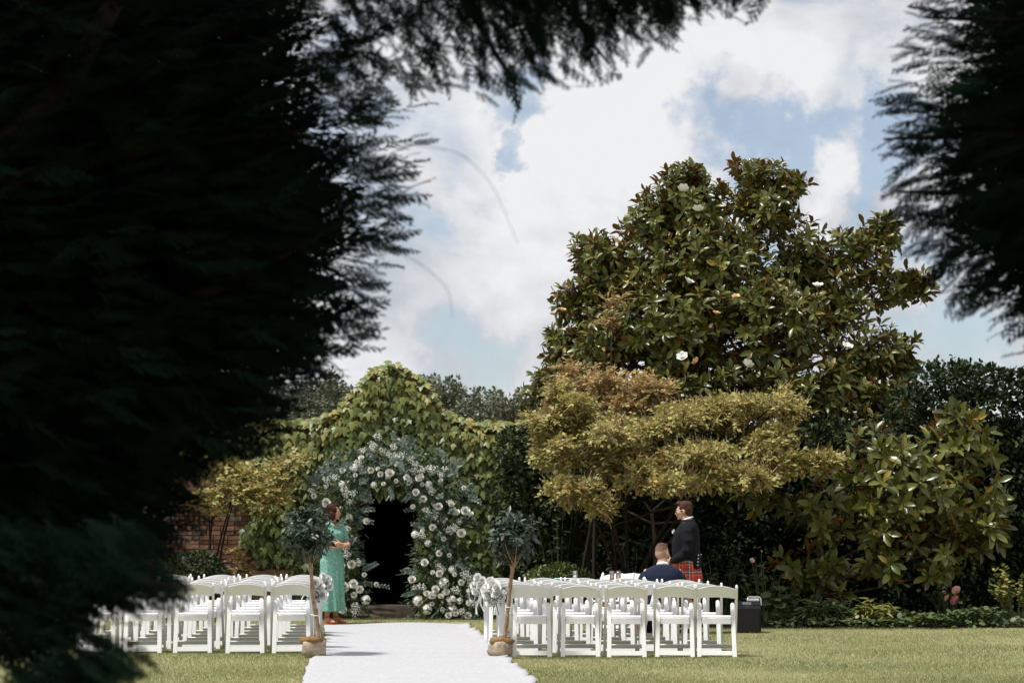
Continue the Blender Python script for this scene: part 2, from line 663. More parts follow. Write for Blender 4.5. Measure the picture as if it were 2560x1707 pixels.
def soil_bed():
    key = [(-16, 31.2), (-2.6, 31.3), (-2.2, 31.95), (.1, 31.95), (.6, 30.6), (1.2, 29.6), (2.6, 28.9), (4.2, 28.75), (6.2, 28.8), (16, 28.4)]
    pts = []
    for (xa, ya), (xb, yb) in zip(key[:-1], key[1:]):
        m = max(1, int(math.hypot(xb - xa, yb - ya) / .12))
        for q in range(m):
            t = q / m
            pts.append((xa + (xb - xa) * t, ya + (yb - ya) * t + .05 * math.sin(q * 1.7 + xa) + .05 * random.uniform(-1, 1)))
    pts += [(16, 28.4), (16, 44), (-16, 44)]
    bm = bmesh.new()
    top = [bm.verts.new((x, y, .016)) for x, y in pts]
    bot = [bm.verts.new((x, y, -.05)) for x, y in pts]
    for a, b_, c in tessellate_polygon([[Vector((x, y, 0)) for x, y in pts]]):
        bm.faces.new((top[a], top[b_], top[c]))
    for i in range(len(pts)):
        j = (i + 1) % len(pts)
        bm.faces.new((top[j], top[i], bot[i], bot[j]))
    bmesh.ops.recalc_face_normals(bm, faces=bm.faces[:])
    tag(obj('border_soil', bm_mesh('border_soil', bm, M_SOIL)), kind='structure')


soil_bed()

# ------------------------------------------------------------------ garden wall
YW = 32.0


def brick_material(name, tone=1.0):
    b = NB(name)
    tc = b.n('ShaderNodeTexCoord')
    sep = b.n('ShaderNodeSeparateXYZ')
    b.l(tc.outputs['Object'], sep.inputs[0])
    cmb = b.n('ShaderNodeCombineXYZ')
    add = b.n('ShaderNodeMath', operation='ADD')
    b.l(sep.outputs[0], add.inputs[0])
    b.l(sep.outputs[1], add.inputs[1])
    b.l(add.outputs[0], cmb.inputs[0])
    b.l(sep.outputs[2], cmb.inputs[1])
    br = b.n('ShaderNodeTexBrick')
    br.inputs['Scale'].default_value = 1.0
    br.inputs['Brick Width'].default_value = .225
    br.inputs['Row Height'].default_value = .075
    br.inputs['Mortar Size'].default_value = .006
    br.inputs['Color1'].default_value = (.17 * tone, .085 * tone, .055 * tone, 1)
    br.inputs['Color2'].default_value = (.24 * tone, .13 * tone, .08 * tone, 1)
    br.inputs['Mortar'].default_value = (.26 * tone, .21 * tone, .15 * tone, 1)
    b.l(cmb.outputs[0], br.inputs['Vector'])
    n = b.noise(3.5, 6, .7)
    b.base(b.mix(b.ramp(n, [(.4, (0, 0, 0)), (.75, (.7, .7, .7))]), br.outputs['Color'], (.07, .06, .045)))
    b.set(.92, .15)
    b.bump(br.outputs['Fac'], -.4, .01)
    return b.m


M_WALL = brick_material('brick_wall', .7)
# (pixel x, pixel y) along the top of the wall
TOPLINE = [(-300, 1064), (770, 1062), (815, 1050), (850, 1028), (880, 992), (905, 955), (930, 932), (962, 921), (1000, 922), (1032, 938),
           (1060, 965), (1085, 1000), (1110, 1030), (1140, 1052), (1180, 1066), (2760, 1070)]
ARCH_C, ARCH_W, ARCH_SPRING = -2.02, .52, 1.5


def wall():
    root = thing('garden_wall', (0, YW, 0), 'old brick garden wall with a curved gable over an arched recess', 'wall')
    top = [P(px, py, YW) for px, py in TOPLINE]
    loop = [(top[0].x, -.1)]
    loop.append((ARCH_C - ARCH_W, -.1))
    loop.append((ARCH_C - ARCH_W, ARCH_SPRING))
    for k in range(1, 12):
        a = math.pi * (1 - k / 12)
        loop.append((ARCH_C + math.cos(a) * ARCH_W, ARCH_SPRING + math.sin(a) * ARCH_W))
    loop.append((ARCH_C + ARCH_W, ARCH_SPRING))
    loop.append((ARCH_C + ARCH_W, -.1))
    loop.append((top[-1].x, -.1))
    loop += [(p.x, p.z) for p in reversed(top)]
    bm = bmesh.new()
    f = [bm.verts.new((x, 0, z)) for x, z in loop]
    k = [bm.verts.new((x, .42, z)) for x, z in loop]
    n = len(loop)
    for a, b_, c in tessellate_polygon([[Vector((x, z, 0)) for x, z in loop]]):
        bm.faces.new((f[a], f[b_], f[c]))
        bm.faces.new((k[c], k[b_], k[a]))
    for i in range(n):
        j = (i + 1) % n
        bm.faces.new((f[j], f[i], k[i], k[j]))
    bmesh.ops.recalc_face_normals(bm, faces=bm.faces[:])
    obj('masonry', bm_mesh('masonry', bm, M_WALL), parent=root)
    # coping stones along the flat parts and over the gable
    M_COPE = plain('coping_stone', (.20, .17, .13), .9, .2, var=.35, scale=6, bump=.3)
    # recess behind the arch: a vaulted passage closed by masonry
    bm = bmesh.new()
    prof = [(ARCH_C - ARCH_W - .15, -.05), (ARCH_C - ARCH_W - .15, 1.5)]
    for q in range(1, 9):
        a = math.pi * (1 - q / 9)
        prof.append((ARCH_C + math.cos(a) * (ARCH_W + .15), 1.5 + math.sin(a) * (ARCH_W + .15)))
    prof += [(ARCH_C + ARCH_W + .15, 1.5), (ARCH_C + ARCH_W + .15, -.05)]
    a_ = [bm.verts.new((x, .43, z)) for x, z in prof]
    b_ = [bm.verts.new((x, 2.6, z)) for x, z in prof]
    for i in range(len(prof) - 1):
        bm.faces.new((a_[i], a_[i + 1], b_[i + 1], b_[i]))
    bm.faces.new(b_)
    bmesh.ops.solidify(bm, geom=bm.faces[:], thickness=.12)
    bmesh.ops.recalc_face_normals(bm, faces=bm.faces[:])
    obj('recess', bm_mesh('recess', bm, brick_material('recess_brick', .9)), parent=root)
    # bricks one can pick apart, where the creeper leaves the wall bare
    mats = [plain('brick_a', (.135, .066, .044), .9, .15, var=.35, scale=16, bump=.4), plain('brick_b', (.105, .052, .036), .9, .15, var=.35, scale=16, bump=.4),
            plain('brick_c', (.17, .10, .064), .9, .15, var=.35, scale=16, bump=.4), plain('brick_d', (.095, .075, .062), .9, .15, var=.4, scale=16, bump=.4),
            plain('brick_e', (.16, .14, .115), .9, .15, var=.4, scale=16, bump=.4)]
    meshes = []
    for m in mats:
        for w in (.213, .101):
            bm = bmesh.new()
            bmesh.ops.create_cube(bm, size=1)
            bmesh.ops.scale(bm, vec=(w, .05, .064), verts=bm.verts[:])
            for v in bm.verts:
                v.co += Vector([random.uniform(-.004, .004) for _ in range(3)])
            bmesh.ops.bevel(bm, geom=bm.edges[:], offset=.005, segments=1, affect='EDGES')
            meshes.append(bm_mesh('brick', bm, m))
    x_lo, x_hi = P(430, 1300, YW).x, P(745, 1300, YW).x
    for r in range(22):
        z = .34 + r * .075
        x = x_lo + (.0 if r % 2 else -.11)
        while x < x_hi:
            half = random.random() < .25
            w = .101 if half else .213
            i = random.choices(range(5), (6, 5, 3, 2, 1.3))[0]
            o = bpy.data.objects.new('brick', meshes[i * 2 + (1 if half else 0)])
            link(o, root)
            o.location = (x + w / 2, .004 + random.uniform(-.006, .004), z + random.uniform(-.003, .003))
            o.rotation_euler = (random.uniform(-.02, .02), random.uniform(-.012, .012), random.uniform(-.02, .02))
            x += w + .012
    # rough sandstone footing
    ms = plain('sandstone', (.25, .16, .085), .92, .15, var=.5, scale=7, bump=.6)
    x = P(590, 1430, YW).x
    while x < P(770, 1430, YW).x:
        w = random.uniform(.32, .55)
        h = random.uniform(.20, .28)
        bm = bmesh.new()
        bmesh.ops.create_cube(bm, size=1)
        bmesh.ops.subdivide_edges(bm, edges=bm.edges[:], cuts=2, use_grid_fill=True)
        for v in bm.verts:
            v.co = v.co * (.8 + .2 / max(.5, v.co.length)) + Vector([random.uniform(-.04, .04) for _ in range(3)])
        bmesh.ops.scale(bm, vec=(w, .2, h), verts=bm.verts[:])
        o = obj('stone', bm_mesh('stone', bm, ms, smooth=True), parent=root)
        o.location = (x + w / 2, .0, .60 + random.uniform(-.02, .02))
        o2 = obj('stone', o.data, parent=root)
        o2.location = (x + w / 2 + .13, .0, .36)
        o2.rotation_euler = (math.pi, 0, 0)
        x += w + .015
    return root


WALL = wall()
# stone step in the recess
bm = bmesh.new()
bmesh.ops.create_cube(bm, size=1)
bmesh.ops.scale(bm, vec=(.98, .62, .17), verts=bm.verts[:])
bmesh.ops.subdivide_edges(bm, edges=bm.edges[:], cuts=3, use_grid_fill=True)
for v in bm.verts:
    v.co += Vector([random.uniform(-.008, .008) for _ in range(3)])
o = obj('stone_step', bm_mesh('stone_step', bm, plain('step_stone', (.17, .14, .11), .9, .2, var=.4, scale=6, bump=.4)))
o.location = (ARCH_C, YW + .16, .085)
tag(o, 'worn stone step at the foot of the dark arched recess', 'step')


# ------------------------------------------------------------------ ivy on the wall
def in_top(px):
    return np.interp(px, [p[0] for p in TOPLINE], [p[1] for p in TOPLINE])


def ivy():
    root = thing('boston_ivy', (P(1000, 1500, YW).x, YW - .06, 0), 'green boston ivy turning gold, covering the gabled wall', 'ivy')
    ox = Vector(root.location)
    n = 8600
    px = 575 + (1420 - 575) * RNG.random(n)
    top = in_top(px)
    py = top - 8 + (1535 - top) * RNG.random(n)
    keep = np.ones(n, bool)
    # bare brick at the lower left
    edge = 620 + 50 * np.clip((py - 1400) / 60, 0, 3) + 18 * np.sin(py * .06)
    keep &= ~((py > 1245) & (px < edge))
    keep &= ~((py > 1405) & (px < 725 + 30 * np.sin(py * .2)))
    keep &= ~((np.abs(px - 968) < 78) & (py > 1235))
    keep &= ~((px < 690) & (RNG.random(n) < .35) & (py < 1245))
    px, py = px[keep], py[keep]
    n = len(px)
    pos = np.array([P(a, b, YW) for a, b in zip(px, py)])
    off = .03 + .16 * RNG.random(n) ** 1.4
    topd = (py - in_top(px)) / 156.
    pos[:, 1] = YW - off
    # leaves at the top edge roll over the coping
    over = topd < .10
    pos[over, 1] += RNG.random(over.sum()) * .36
    pos[over, 2] += .02 + .07 * RNG.random(over.sum())
    d = np.stack([.30 * RNG.normal(size=n), -.42 + .14 * RNG.normal(size=n), -np.ones(n)], -1)
    nn = np.stack([.22 * RNG.normal(size=n), -np.ones(n), 1.0 + .35 * RNG.normal(size=n)], -1)
    nn[over, 2] += 1.2
    d[over, 1] -= .8
    M = frames(d, nn)
    size = .105 + .075 * RNG.random(n)
    gold = np.clip(.62 - topd * .55, 0, .6) * (.5 + .5 * RNG.random(n)) + .12 * (px > 1150) * (topd < .35)
    rnd = np.clip(.10 + .42 * RNG.random(n) + gold * .75, 0, 1)
    # a dense ruff along the very top
    m = 900
    tx = 575 + (1420 - 575) * RNG.random(m)
    tp = np.array([P(a, b, YW) for a, b in zip(tx, in_top(tx))])
    tp[:, 1] = YW - .06 + .5 * RNG.random(m)
    tp[:, 2] += .005 + .06 * RNG.random(m)
    td = np.stack([.5 * RNG.normal(size=m), -.7 + .5 * RNG.normal(size=m), -.55 + .3 * RNG.normal(size=m)], -1)
    tn = np.stack([.3 * RNG.normal(size=m), -.5 + .2 * RNG.normal(size=m), np.ones(m)], -1)
    pos = np.concatenate([pos, tp])
    M = np.concatenate([M, frames(td, tn)])
    size = np.concatenate([size, .10 + .07 * RNG.random(m)])
    rnd = np.concatenate([rnd, np.clip(.45 + .5 * RNG.random(m), 0, 1)])
    off = np.concatenate([off, np.zeros(m)])
    py = np.concatenate([py, in_top(tx)])
    n += m
    pos -= np.array(ox)
    pick = size + .25 * off + .2 * (py < 1330) + .03 * RNG.random(n)
    leaf_set(root, T_IVY, M_IVY, M, pos, size, rnd, pick)
    tubes = []
    for k in range(46):
        x = 600 + 760 * random.random()
        y0 = float(in_top(x)) + 20 + 200 * random.random()
        a = np.array(P(x, 1530, YW)) - np.array(ox)
        b = np.array(P(x + random.uniform(-60, 60), y0, YW)) - np.array(ox)
        a[1] = b[1] = .045
        if abs(x - 968) < 90:
            continue
        tubes.append((bez(a, (a + b) / 2 + np.array([random.uniform(-.3, .3), 0, 0]), b, 7), np.linspace(.012, .004, 7)))
    obj('stems', tubes_mesh('stems', tubes, M_BARK, 5), parent=root)


ivy()


# ------------------------------------------------------------------ leaf masses
def mass(name, lobes, n, tm, mat, size, label, cat, bias=4, up=.5, group=None, kind=None, weight=None, out=.8, parent=None, jit=.6):
    pos, nn, idx = lobe_points(lobes, n, bias, weight)
    d = nrm(nn * out + rand_unit(n) * jit + np.array([0, 0, -.15]))
    nrm_ = nrm(nn * .5 + np.array([0, 0, up]) + rand_unit(n) * .5)
    M = frames(d, nrm_)
    sz = size * (.7 + .6 * RNG.random(n))
    rnd = np.clip(RNG.random(n) * .75 + .25 * RNG.random(len(lobes))[idx], 0, 1)
    V, Fc, rn = scatter(tm[0], tm[1], M, pos, sz, rnd)
    return V, Fc, rn


def far_treeline():
    lobes = []
    Y = 90
    x = 560
    while x < 1500:
        h = 975 + 22 * math.sin(x * .021) + random.uniform(-14, 14)
        for k in range(3):
            w = 30 * (1 - .25 * k)
            lobes.append(px_lobe(x + random.uniform(-8, 8), h + 75 - 30 * k, w, 44 - 9 * k, Y + random.uniform(-4, 4), 1.6))
        for k in range(3):
            lobes.append(px_lobe(x + random.uniform(-20, 20), h + random.uniform(2, 30), 7, random.uniform(14, 30), Y + random.uniform(-3, 3), .3))
        lobes.append(px_lobe(x, 1120, 55, 80, Y, 2.0))
        x += random.uniform(24, 46)
    V, Fc, rn = mass('t', lobes, 60000, T_TINY, M_FAR, .19, '', '', bias=4, up=.6)
    tag(obj('distant_woodland', np_mesh('woods', V, Fc, M_FAR, rnd=rn)), 'grey green woodland far behind the ivy wall', 'woodland', kind='stuff')


far_treeline()


def hedge():
    root = thing('tall_hedge', (5.5, 31.5, 0), 'tall dark evergreen hedge behind the lower magnolia', 'hedge')
    ox = np.array(root.location)
    lobes = []
    for px in range(1290, 2720, 52):  # low run left of the tall part: dark backing added for the under-tree shade
        t = np.interp(px, [1290, 2230, 2320, 2420, 2560, 2720], [1085, 1060, 925, 920, 945, 950])
        for py in range(int(t) + 36, 1545, 62):
            if px < 1580 and py > 1290 and random.random() < .45:
                continue
            lobes.append(px_lobe(px + random.uniform(-15, 15), py + random.uniform(-15, 15), 48, 46, 31.55 + random.uniform(-.2, .12), .34))
    n = 78000
    V, Fc, rn = mass('h', lobes, n, T_TINY, M_HEDGE, .095, '', '', bias=5, up=.6)
    # wispy new shoots over the top
    sh = []
    for k in range(60):
        px = random.uniform(2310, 2600)
        t = np.interp(px, [2250, 2330, 2420, 2560, 2720], [1010, 925, 920, 945, 950])
        a = np.array(P(px, t + 30, 31.5))
        b = np.array(P(px + random.uniform(-12, 12), t - random.uniform(5, 32), 31.5))
        sh.append((bez(a, (a + b) / 2 + .05 * rand_unit(1)[0], b, 5), np.linspace(.010, .003, 5)))
        m = 14
        t_ = RNG.random(m)[:, None]
        pp = a + (b - a) * t_ + .02 * rand_unit(m)
        M = frames(rand_unit(m) + np.array([0, 0, .4]), rand_unit(m) + np.array([0, 0, 1.]))
        v, f, r = scatter(T_SMALL[0], T_SMALL[1], M, pp, np.full(m, .075), RNG.random(m))
        V, Fc, rn = cat_parts([(V, Fc, rn), (v, f, r)])
    tag(obj('leaves', np_mesh('leaves', V - ox, Fc, M_HEDGE, rnd=rn), parent=root), kind='stuff')
    SH = obj('shoots', tubes_mesh('shoots', [(p - ox, r) for p, r in sh], M_STEM, 4), parent=root)
    # thick woody core so that no sky shows through
    bm = bmesh.new()
    bmesh.ops.create_cube(bm, size=1)
    bmesh.ops.scale(bm, vec=(3.2, .3, 3.0), verts=bm.verts[:])
    bmesh.ops.subdivide_edges(bm, edges=bm.edges[:], cuts=5, use_grid_fill=True)
    for v in bm.verts:
        v.co += Vector([random.uniform(-.12, .12) for _ in range(3)])
    c = obj('branches', bm_mesh('branches', bm, plain('hedge_core', (.02, .022, .014), .95, .1)), parent=root)
    c.location = (2.8, .25, 1.5)


hedge()


# ------------------------------------------------------------------ magnolias
def limb_curve(a, b, bend=.3, n=8):
    a, b = np.array(a, float), np.array(b, float)
    mid = (a + b) / 2 + np.array([(b - a)[0] * -.15, 0, bend * abs((b - a)[0]) * -.35]) + .12 * rand_unit(1)[0]
    return bez(a, mid, b, n)


def rosette_tree(name, label, lobes, base, n_ros, leaf_len, n_obj, weight=None, flowers=(), seed_dir=(0, -.25, .55), core=None, trunk_r=.16, thin=None, sub=0):
    root = thing(name, base, label, 'tree')
    ox = np.array(root.location)
    C = np.array([l[0] for l in lobes]) - ox
    # trunk and limbs
    top = np.array([0, 0, C[:, 2].max() * .62])
    tubes = [(bez((0, 0, -.05), (.12, .05, top[2] * .5), top, 10), np.linspace(trunk_r, trunk_r * .5, 10))]
    tp = tubes[0][0]
    for c in C:
        k = tp[min(9, max(2, int(10 * (.25 + .55 * max(0, c[2] - .6) / max(1, top[2])))))]
        pts = limb_curve(k, c, .35)
        tubes.append((pts, np.linspace(trunk_r * .42, trunk_r * .12, len(pts))))
    obj('trunk', tubes_mesh('trunk', tubes, M_BARK, 7), parent=root)
    if sub:
        lobes = sublobes(lobes, sub, .46, .85) + [(c, tuple(q * .8 for q in r)) for c, r in lobes]
        C = np.array([l[0] for l in lobes]) - ox
    pos, nn, idx = lobe_points(lobes, n_ros, 3.6, weight)
    if thin is not None:
        k = thin(pos)
        pos, nn, idx = pos[k], nn[k], idx[k]
    n_ros = len(pos)
    pos = pos - ox
    keep = pos[:, 2] > .25
    pos, nn, idx = pos[keep], nn[keep], idx[keep]
    n_ros = len(pos)
    axis = nrm(nn * .75 + np.array(seed_dir) + .35 * rand_unit(n_ros))
    # twigs from the limb ends out to each rosette
    tw = []
    for p, a, i in zip(pos, axis, idx):
        q = p + (C[i] - p) * random.uniform(.25, .6) - a * .10
        tw.append((bez(q, (p + q) / 2 - a * .08, p, 4), np.linspace(.011, .006, 4)))
    m = 8
    nl = n_ros * m
    ang = (np.arange(m) * 2.39996)[None, :] + RNG.random((n_ros, 1)) * 6.28
    ref = rand_unit(n_ros)
    u = nrm(np.cross(axis, ref))
    v = np.cross(axis, u)
    rad = np.cos(ang)[..., None] * u[:, None] + np.sin(ang)[..., None] * v[:, None]
    lift = np.linspace(2.0, -.05, m)[None, :, None] + .25 * RNG.normal(size=(n_ros, m, 1))
    d = nrm(rad + axis[:, None] * lift)
    # the blades hang a little by their own weight
    d[..., 2] -= .16
    nrml = nrm(axis[:, None] * 1.0 - d * np.sum(d * axis[:, None], -1, keepdims=True) + .25 * RNG.normal(size=d.shape))
    lp = pos[:, None] + axis[:, None] * (np.linspace(.02, -.09, m)[None, :, None]) + d * .015
    size = leaf_len * (.62 + .5 * RNG.random((n_ros, m)))
    rnd = np.clip(.55 * RNG.random((n_ros, 1)) + .42 * RNG.random((n_ros, m)) - .04, 0, .999)
    rnd = np.where(RNG.random((n_ros, m)) < .012, .99, rnd * .93)
    d, nrml, lp = d.reshape(-1, 3), nrml.reshape(-1, 3), lp.reshape(-1, 3)
    M = frames(d, nrml)
    crown = bpy.data.objects.new('crown', None)
    link(crown, root)
    sz = size.ravel()
    front = -(lp[:, 1]) * .35 + sz * 2 + .25 * RNG.random(nl)
    leaf_set(crown, T_BROAD, M_MAGNOLIA, M, lp, sz, rnd.ravel(), front, n_max=n_obj)
    tag(obj('twigs', tubes_mesh('twigs', tw, M_BARK, 3), parent=crown), kind='stuff')
    # flowers: cups of broad white petals, and faded ones
    for (px, py, dY, kind) in flowers:
        f = flower_cup('flower', .115 if kind == 'w' else .085, M_PETAL_WHITE if kind == 'w' else M_PEACH)
        o = obj('flower', f, parent=crown)
        o.location = Vector(P(px, py, ox[1] + dY)) - Vector(ox)
        o.rotation_euler = (R(35) + random.uniform(-.3, .3), random.uniform(-.4, .4), random.uniform(0, 6))
    return root


def flower_cup(name, r, mat):
    parts = []
    for ring, (k, tilt, s) in enumerate(((6, .75, 1.0), (4, 1.5, .8), (3, 2.6, .6))):
        a = np.arange(k) * 2 * math.pi / k + ring * .5
        d = np.stack([np.cos(a), np.sin(a), np.full(k, tilt)], -1)
        nn = np.stack([-np.cos(a), -np.sin(a), np.full(k, .6)], -1)
        M = frames(d, nn)
        parts.append(scatter(T_ROUND[0], T_ROUND[1], M, np.zeros((k, 3)), np.full(k, r * s), RNG.random(k)))
    V, Fc, rn = cat_parts(parts)
    return np_mesh(name, V, Fc, mat, rnd=rn)


Y1 = 33.6
big_lobes = [dl(1570, 470, 125, 95, Y1, 1.0), dl(1580, 395, 60, 30, Y1, .4), dl(1760, 470, 105, 100, Y1, 1.0), dl(1720, 400, 50, 40, Y1, .5), dl(1820, 420, 45, 45, Y1, .4),
             dl(1500, 520, 90, 75, Y1, .8), dl(1640, 600, 190, 110, Y1 - .3, 1.5), dl(1820, 610, 90, 110, Y1, 1.1), dl(1440, 620, 120, 95, Y1, 1.2), dl(1365, 585, 62, 52, Y1, .6),
             dl(1350, 690, 85, 55, Y1, .8), dl(1960, 580, 85, 75, Y1, .8), dl(2030, 540, 40, 55, Y1, .5), dl(2040, 660, 80, 60, Y1, .7), dl(2120, 655, 45, 45, Y1, .4),
             dl(1920, 690, 100, 80, Y1 - .2, 1.0), dl(1560, 740, 210, 120, Y1 - .7, 1.6), dl(1760, 760, 170, 130, Y1 - .6, 1.6), dl(1390, 790, 130, 100, Y1 - .4, 1.3),
             dl(1290, 800, 58, 60, Y1, .6), dl(1260, 870, 45, 55, Y1, .5), dl(1235, 925, 38, 55, Y1 - .2, .5), dl(1340, 890, 100, 70, Y1 - .4, 1.0), dl(1960, 800, 130, 85, Y1 - .4, 1.2), dl(2070, 820, 60, 75, Y1, .7),
             dl(1620, 900, 240, 90, Y1 - 1.0, 1.4), dl(1850, 900, 170, 90, Y1 - 1.0, 1.5), dl(2030, 930, 100, 90, Y1 - .6, 1.1), dl(1220, 985, 32, 40, Y1 - .3, .4), dl(1940, 980, 120, 55, Y1 - .7, 1.0)]
FL = [(1745, 527, -1.6, 'w'), (1720, 707, -2.2, 'w'), (1707, 895, -2.6, 'w'), (2117, 870, -2.0, 'w'), (1840, 745, -2.2, 'p'), (1790, 786, -2.3, 'p'),
      (1742, 905, -2.6, 'p'), (1868, 914, -2.6, 'w'), (1540, 605, -1.4, 'p'), (2045, 718, -1.4, 'w'), (1708, 475, -1.2, 'w'), (2172, 963, -2.0, 'p'), (1405, 778, -1.3, 'p')]


def thin_right(pos):
    """the crown is open enough in the middle and at the right for the sky to show through"""
    px = 1280 + pos[:, 0] * F / (pos[:, 1] + .001)
    return RNG.random(len(pos)) < np.interp(px, [1300, 1700, 2000, 2350], [1.0, .95, .8, .75])


big_lobes = [(c, (r[0] * 1.07, r[1], r[2] * 1.07)) for c, r in big_lobes]
rosette_tree('magnolia_tree', 'tall magnolia tree with glossy leaves, rusty undersides and a few white flowers', big_lobes, (P(1750, 1500, Y1).x, Y1 - .6, 0),
             4000, .20, 300, flowers=FL, thin=thin_right, sub=7)

Y2 = 30.0
low_lobes = [dl(2010, 1060, 110, 75, Y2, .8), dl(2150, 1040, 110, 70, Y2, .8), dl(2230, 1010, 70, 60, Y2, .6), dl(2210, 960, 45, 30, Y2, .4), dl(2080, 1130, 150, 80, Y2 - .3, .9), dl(2220, 1130, 85, 90, Y2 - .1, .7),
             dl(1900, 1180, 90, 70, Y2 - .1, .6), dl(2060, 1210, 80, 70, Y2 - .3, .6), dl(2240, 1220, 70, 55, Y2 - .2, .5), dl(2160, 1260, 85, 50, Y2 - .2, .5),
             dl(1850, 1290, 85, 45, Y2 - .4, .5), dl(2030, 1290, 50, 55, Y2 - .3, .4), dl(1900, 1340, 70, 35, Y2 - .5, .4), dl(2130, 1320, 55, 30, Y2 - .2, .3), dl(2290, 1210, 30, 40, Y2, .3), dl(1780, 1130, 90, 50, Y2 + .4, .6)]
rosette_tree('young_magnolia', 'low spreading magnolia with large glossy leaves beside the tall hedge', low_lobes, (P(2060, 1540, Y2).x, Y2 + .7, 0),
             290, .245, 300, trunk_r=.06, seed_dir=(0, -.55, .45))
# shaded inner boughs of the big magnolia reaching down behind the party
inner_lobes = [(c, r) for c, r in [dl(1700, 1030, 330, 60, 32.0, .9), dl(1950, 1040, 150, 90, 32.4, .9), dl(1400, 1030, 160, 70, 32.2, .7), dl(1780, 1150, 250, 60, 31.7, .5), dl(1260, 1070, 60, 90, 31.6, .35), dl(1230, 1150, 40, 60, 31.5, .3), dl(2070, 1060, 90, 80, 32.6, .9)]]
rosette_tree('shaded_magnolia', 'dark magnolia boughs in shade under the amber tree', inner_lobes, (P(1620, 1540, 31.9).x, 31.0, 0), 620, .19, 120, trunk_r=.05)


# ------------------------------------------------------------------ amber (parrotia) tree and shrub
def spray_tree(name, label, lobes, base, n_spr, leaf, mat, weight=None, stems=5, cat='tree', flat=.8, droop=.12, trunk_r=.034, n_obj=0):
    root = thing(name, base, label, cat)
    ox = np.array(root.location)
    C = np.array([l[0] for l in lobes]) - ox
    tubes = []
    for k in range(stems):
        c = C[int(k * len(C) / stems) % len(C)]
        tubes.append((bez((random.uniform(-.25, .25), random.uniform(-.1, .1), 0), (c[0] * .25, c[1] * .3, c[2] * .6), c, 10), np.linspace(trunk_r, trunk_r * .25, 10)))
    for c in C[::max(1, len(C) // 22)]:
        s = tubes[random.randrange(stems)][0][7]
        tubes.append((limb_curve(s, c, .1), np.linspace(trunk_r * .4, trunk_r * .12, 8)))
    obj('trunk', tubes_mesh('trunk', tubes, M_CONIFER_BARK, 6), parent=root)
    pos, nn, idx = lobe_points(lobes, n_spr, 2.4, weight)
    pos = pos - ox
    h = nn.copy()
    h[:, 2] = h[:, 2] * .45 + .10
    dirn = nrm(h + .45 * rand_unit(n_spr) * np.array([1, 1, .35]))
    m = 11
    L = leaf * (4.0 + 2.0 * RNG.random(n_spr))
    t = np.linspace(.1, 1, m)
    side = nrm(np.cross(dirn, np.array([0, 0, 1.])) + .25 * rand_unit(n_spr))
    upv = np.cross(side, dirn)
    sgn = np.where(np.arange(m) % 2, 1., -1.)
    lp = pos[:, None] + dirn[:, None] * (t[None, :, None] - .6) * L[:, None, None]
    lp[..., 2] -= droop * (t[None, :] ** 2) * L[:, None]
    d = nrm(dirn[:, None] * .55 + side[:, None] * sgn[None, :, None] * .9 + .30 * RNG.normal(size=lp.shape))
    nrml = nrm(upv[:, None] * flat + np.array([0, -.25, .35]) + .38 * RNG.normal(size=lp.shape))
    nl = n_spr * m
    sz = (leaf * (.65 + .6 * RNG.random((n_spr, m)))).ravel()
    rnd = np.clip(.5 * RNG.random((n_spr, 1)) + .5 * RNG.random((n_spr, m)) ** 1.3, 0, 1)
    rnd = np.where(RNG.random((n_spr, m)) < .03, RNG.random((n_spr, m)) * .15 + .85, rnd * .86).ravel()
    M = frames(d.reshape(-1, 3), nrml.reshape(-1, 3))
    crown = bpy.data.objects.new('crown', None)
    link(crown, root)
    V, Fc, rn = scatter(T_DIA[0], T_DIA[1], M, lp.reshape(-1, 3), sz, rnd)
    tag(obj('leaves', np_mesh('leaves', V, Fc, mat, rnd=rn), parent=crown), kind='stuff')
    tw = [(np.array([p - d_ * l * .7, p + d_ * l * .4 - np.array([0, 0, droop * l])]), np.array([.006, .003])) for p, d_, l in zip(pos, dirn, L)]
    tag(obj('twigs', tubes_mesh('twigs', tw, M_BARK_PALE, 3), parent=crown), kind='stuff')
    return root


Y3 = 29.6
amber = [dl(1310, 960, 105, 62, Y3, 1.0), dl(1280, 1040, 85, 50, Y3 - .2, .9), dl(1450, 990, 130, 45, Y3 - .3, 1.1), dl(1560, 960, 120, 38, Y3 - .1, 1.0), dl(1680, 945, 130, 38, Y3, 1.0),
         dl(1800, 925, 75, 35, Y3, .8), dl(1420, 1060, 170, 40, Y3 - .6, .9), dl(1600, 1035, 190, 42, Y3 - .6, 1.0), dl(1770, 1000, 105, 48, Y3 - .3, .9), dl(1760, 1060, 170, 34, Y3 - .7, .8),
         dl(1880, 1060, 70, 28, Y3 - .4, .5), dl(1340, 1120, 110, 38, Y3 - .8, .7), dl(1520, 1105, 170, 30, Y3 - .9, .7), dl(1690, 1100, 120, 26, Y3 - .9, .6), dl(1380, 1160, 50, 22, Y3 - .8, .4),
         dl(1290, 900, 40, 35, Y3, .5), dl(1250, 1000, 40, 60, Y3, .5)]
spray_tree('amber_tree', 'spreading ironwood tree with layers of amber and olive leaves', sublobes(amber, 6, .42, .5) + amber[:0], (P(1560, 1540, 30.6).x, 30.6, 0), 4200, .074, M_AMBER, stems=6)
copper = [dl(1380, 875, 80, 32, 30.4, .5), dl(1480, 890, 70, 34, 30.4, .5), dl(1420, 930, 90, 25, 30.3, .5), dl(1410, 690, 32, 20, 31.6, .2), dl(1400, 735, 28, 14, 31.6, .2), dl(1310, 850, 35, 25, 30.6, .3)]
spray_tree('copper_tree', 'coppery orange branches rising between the amber tree and the magnolia', copper, (P(1470, 1530, 30.9).x, 30.95, 0), 330, .08, M_AMBER2, stems=3, trunk_r=.035)
